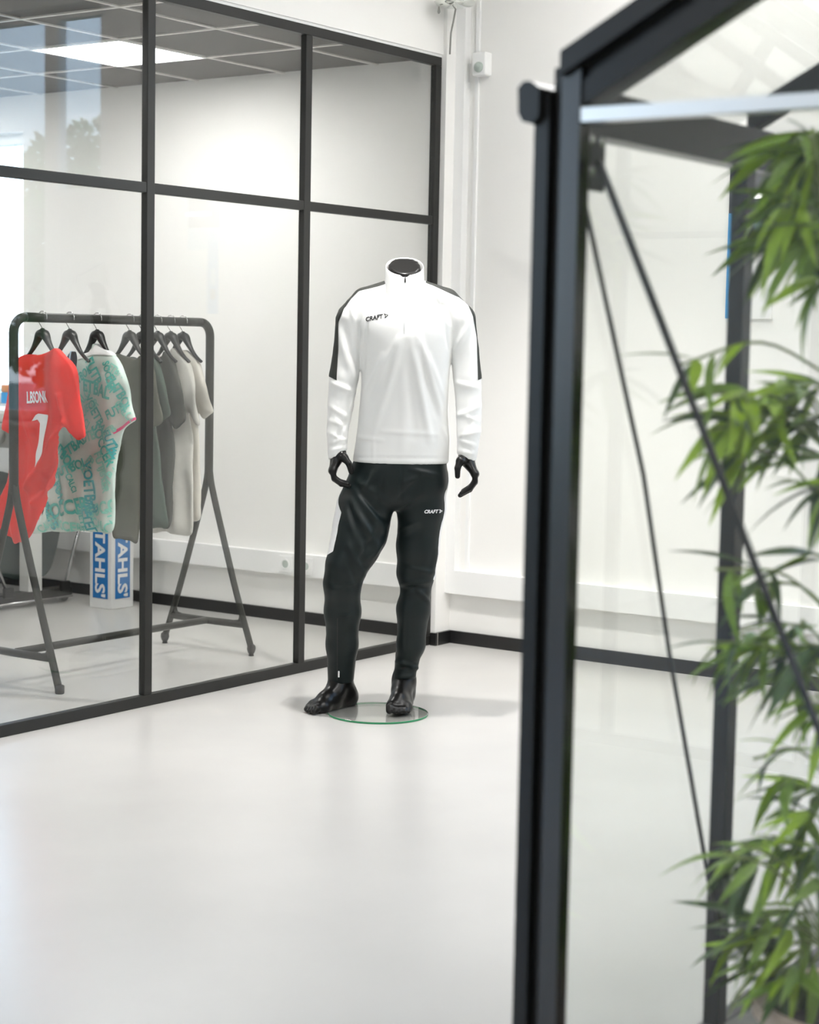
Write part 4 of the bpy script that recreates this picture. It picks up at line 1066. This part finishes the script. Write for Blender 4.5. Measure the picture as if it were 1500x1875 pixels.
TX = [('FUTBOL', 132, 856, .052, .38, 'teal1'), ('CALCI', 134, 884, .036, -1.15, 'teal1'), ('SOCCER', 122, 930, .082, .22, 'teal1'), ('VOETBAL', 106, 880, .062, -1.2, 'teal1'),
      ('VOETBAL', 163, 895, .066, -1.45, 'teal3'), ('-R', 171, 930, .08, -1.3, 'teal3'), ('SOCCER', 196, 928, .07, .25, 'teal2'), ('FUTB', 176, 680, .062, -1.05, 'teal1'), ('ETBAL', 180, 712, .07, -.2, 'teal1'), ('FUTBOL', 150, 690, .05, .5, 'teal1'), ('CALCI', 150, 730, .05, .7, 'teal2'),
      ('SOCCER', 202, 690, .042, -1.2, 'teal1'), ('FUTBOL', 218, 720, .055, -.95, 'teal1'), ('CALCI', 226, 752, .045, -.7, 'teal2'), ('FUTB', 212, 752, .05, .5, 'teal1'), ('VOETBAL', 178, 760, .055, -1.0, 'teal1'), ('JETER', 148, 960, .05, -1.4, 'teal1'), ('JETER', 158, 952, .062, -1.35, 'teal3'), ('FUTB', 92, 945, .062, -1.1, 'teal3'), ('CALCI', 80, 962, .045, .5, 'teal2'),
      ('SOCCER', 190, 815, .06, -1.05, 'teal1'), ('FUTBOL', 206, 820, .05, -1.2, 'teal3'), ('FUTB', 186, 850, .055, -1.2, 'teal2'), ('ETBAL', 205, 870, .055, .8, 'teal2'), ('JETER', 190, 880, .05, -1.3, 'teal2'), ('FUTBOL', 118, 830, .055, -.7, 'teal1'), ('ETBAL', 138, 815, .06, .6, 'teal1'), ('FUTB', 160, 800, .055, .3, 'teal2'), ('FUTB', 108, 905, .05, -1.2, 'teal3'), ('CALCI', 185, 962, .055, -.2, 'teal2'), ('SOCCER', 118, 962, .055, -.1, 'teal2'), ('CALCI', 150, 765, .05, -.6, 'teal2'), ('JETER', 168, 745, .045, .4, 'teal2'), ('ETBAL', 214, 680, .04, -.5, 'teal2'), ('FUTB', 200, 790, .04, .5, 'teal2'), ('ETBAL', 130, 780, .05, -1., 'teal2'), ('FUTB', 160, 850, .05, .7, 'teal2'), ('ETBAL', 205, 955, .05, -1.2, 'teal2')]
for b, x, y, s_, a, mm in TX: pat.text(b, x, y, s_, a, mm, bold=.03, xscale=.8, clip=-.001)
hanger(X3, 'black hanger holding the teal lettered shirt')

X4 = 5.47
ol = Shirt(X4, [(212, 645), (226, 651), (240, 655), (252, 658), (262, 650), (275, 662), (284, 690), (292, 740), (298, 772), (280, 782), (268, 775), (266, 800), (262, 860), (258, 920), (252, 992), (240, 991), (222, 987), (206, 983), (209, 940), (213, 880), (217, 830), (219, 790), (206, 790), (190, 775), (196, 730), (204, 680)], 5, .018, .004)
ol.make('tee_shirt', 'olive', 'olive grey t-shirt hanging beside the teal lettered shirt')
hanger(X4, 'black hanger holding the olive grey t-shirt')
X5 = 5.545
dg = Shirt(X5, [(240, 652), (252, 656), (266, 654), (274, 644), (286, 656), (297, 684), (304, 718), (312, 756), (302, 768), (288, 776), (284, 768), (288, 800), (293, 850), (298, 900), (308, 962), (290, 967), (268, 969), (240, 968), (232, 940), (234, 860), (236, 790), (226, 790), (212, 780), (220, 720), (230, 670)], 6, .018, .005)
dg.make('tee_shirt', 'dgreen', 'dark green t-shirt between the olive and charcoal ones')
hanger(X5, 'black hanger holding the dark green t-shirt')
X6 = 5.635
ch = Shirt(X6, [(276, 648), (288, 654), (298, 652), (304, 642), (316, 660), (326, 690), (334, 728), (342, 764), (334, 778), (322, 787), (314, 776), (318, 800), (318, 850), (316, 900), (310, 966), (290, 964), (270, 966), (258, 960), (262, 880), (262, 790), (250, 780), (254, 720), (262, 670)], 7, .018, .005)
ch.make('tee_shirt', 'charcoal', 'charcoal t-shirt next to the beige ones')
hanger(X6, 'black hanger holding the charcoal t-shirt')
X7 = 5.715
be = Shirt(X7, [(290, 650), (300, 655), (310, 652), (318, 636), (332, 650), (346, 666), (352, 690), (358, 730), (369, 776), (360, 778), (352, 768), (346, 756), (350, 800), (352, 850), (352, 900), (350, 976), (325, 979), (300, 974), (272, 972), (268, 900), (268, 800), (258, 790), (264, 720), (274, 670)], 8, .02, .008)
be.make('tee_shirt', 'beige', 'light beige t-shirt hanging in front of the cream one')
hanger(X7, 'black hanger holding the light beige t-shirt')
X8 = 5.79
b2 = Shirt(X8, [(308, 650), (320, 655), (332, 650), (340, 640), (354, 652), (366, 668), (374, 695), (384, 728), (391, 752), (382, 762), (372, 768), (362, 758), (364, 800), (366, 860), (368, 920), (367, 952), (346, 955), (318, 956), (292, 952), (290, 860), (288, 780), (276, 770), (284, 710), (294, 670)], 9, .02, .008)
b2.make('tee_shirt', 'beige2', 'cream t-shirt at the end of the row beside the rack upright')
hanger(X8, 'black hanger holding the cream t-shirt')

# ================================================================ PRINT ROOM THINGS
# carton with two printed faces
bx = empty('shipping_carton', (6.60, 6.475, 0))
hx, hy, hb = .078, .075, .50
obj('carton_body', bbox_bev(-hx, hx, -hy, hy, 0, hb, .003), 'card_white', bx)
def carton_face(nrm):
    # local frame: face plane; text reads downwards
    o = obj('printed_panel', box(-.052, .052, -.001, 0, .05, hb-.05), 'blue', bx)
    T, Fc = text_mesh("STAHLS'", 1.0, bold=.03, xscale=1.0)
    s_ = (hb-.115)/(T[:, 0].max()-T[:, 0].min()); T = T*s_; k = .072/(T[:, 1].max()-T[:, 1].min())
    V = [(p[1]*k, -.0022, hb/2-p[0]) for p in T]
    t = obj('carton_lettering', (V, Fc), 'white_print', o)
    if nrm == 'y': o.location = (0, -hy-.0005, 0)
    else: o.location = (-hx-.0005, 0, 0); o.rotation_euler = (0, 0, -PI/2)
carton_face('y'); carton_face('x')
obj('top_flap', bbox_bev(-hx+.004, hx-.004, -.003, hy-.004, hb, hb+.004, .001), 'card_white', bx)
tag(bx, 'tall white carton with blue printed panels standing under the shirts', 'carton')
tb = empty('paper_tube', (6.705, 6.335, 0))
obj('tube_body', lathe([(.024, 0), (.025, .002), (.025, .62), (.019, .62), (.019, .6)], 24), 'card_white', tb, smooth=False)
obj('tape_band', lathe([(.0252, .085), (.0258, .085), (.0258, .102), (.0252, .102)], 24), 'teal_tape', tb)
tag(tb, 'white paper tube with a teal band leaning room beside the carton', 'tube'); tb['label'] = 'upright white paper tube with a teal band beside the carton'

# plotter on its stand
pt = empty('plotter', (6.36, 6.80, 0))
def P(n, vf, m, par=None, **k): return obj(n, vf, m, par or pt, **k)
P('column', bbox_bev(-.045, .045, -.035, .035, .05, .80, .004), 'machine_w')
P('column', bbox_bev(-.045, .045, 1.0-.035, 1.035, .05, .80, .004), 'machine_w')
for yy in (0, 1.0):
    P('base_foot', bbox_bev(-.27, .25, yy-.04, yy+.04, .025, .075, .006), 'frame')
    P('chrome_rail', tube([(-.25, yy-.046, .03), (.24, yy-.046, .03)], .006, 8), 'wire', smooth=True)
    for xx in (-.24, .21):
        w = P('caster', xform(lathe([(.012, -.014), (.034, -.012), (.036, 0), (.034, .012), (.012, .014)], 20), Matrix.Translation((xx, yy-.01, .036)) @ Matrix.Rotation(PI/2, 4, 'X')), 'rubber', smooth=False)
    P('strut', tube([(-.19, yy-.045, .075), (-.36, yy-.045, .42)], .0095, 10), 'wire', smooth=True)
    P('strut', tube([(.19, yy-.045, .085), (.345, yy-.045, .52)], .0095, 10), 'wire', smooth=True)
    for xx in (-.19, .19): P('strut_bracket', bbox_bev(xx-.03, xx+.03, yy-.056, yy-.034, .06, .11, .004), 'rubber')
# cloth catch basket hanging between the columns (curved sheet)
n = 14; V = []; Fc = []
prof = smooth_path([(-.40, 0, .62), (-.33, 0, .34), (-.22, 0, .20), (-.05, 0, .13), (.10, 0, .12), (.19, 0, .17), (.25, 0, .34), (.30, 0, .62)], 4)
for th in (0, .006):
    for p in prof:
        for j in range(n): V.append((p[0]+th*.3, .06+.88*j/(n-1), p[2]+th+.006*math.sin(j*1.9+p[0]*20)))
m_ = len(prof)
for l in range(2):
    for i in range(m_-1):
        for j in range(n-1):
            a = l*m_*n+i*n+j; q = (a, a+1, a+n+1, a+n); Fc.append(q if l else q[::-1])
P('catch_basket', (V, Fc), 'basket', smooth=True)
for k, yy in enumerate((.055,)):
    side = [(p[0], yy, p[2]) for p in prof]+[(p[0], yy+.005, p[2]) for p in prof]
    P('basket_side', (side, [tuple(range(m_)), tuple(range(2*m_-1, m_-1, -1))]), 'basket')
bd = P('body', bbox_bev(-.22, .16, -.10, 1.12, .80, .92, .02), 'machine')
P('lid', bbox_bev(-.20, .12, -.08, 1.10, .92, .985, .02), 'machine_w')
P('feed_roller', tube([(-.26, -.06, .86), (-.26, 1.08, .86)], .04, 18), 'machine', smooth=True)
P('end_cap', bbox_bev(-.24, .18, -.135, -.10, .78, .99, .012), 'machine')
tag(pt, 'grey vinyl plotter on a wheeled stand behind the red shirt', 'plotter')
for k, (zz, hh_, mm, lb) in enumerate(((.98, .06, 'sky_blue', 'blue roll of vinyl tape on the window sill'), (1.0405, .04, 'orange', 'orange roll of vinyl tape on top of the blue roll'))):
    e = empty('vinyl_roll', (6.875, 7.50, zz))
    obj('vinyl', lathe([(.05, 0), (.055, .003), (.055, hh_-.003), (.05, hh_)], 28), mm, e); obj('core', lathe([(.03, hh_), (.03, hh_+.0004), (.02, hh_+.0004), (.02, hh_)], 20), 'card_white', e)
    tag(e, lb, 'vinyl roll', 'vinyl rolls on the sill')
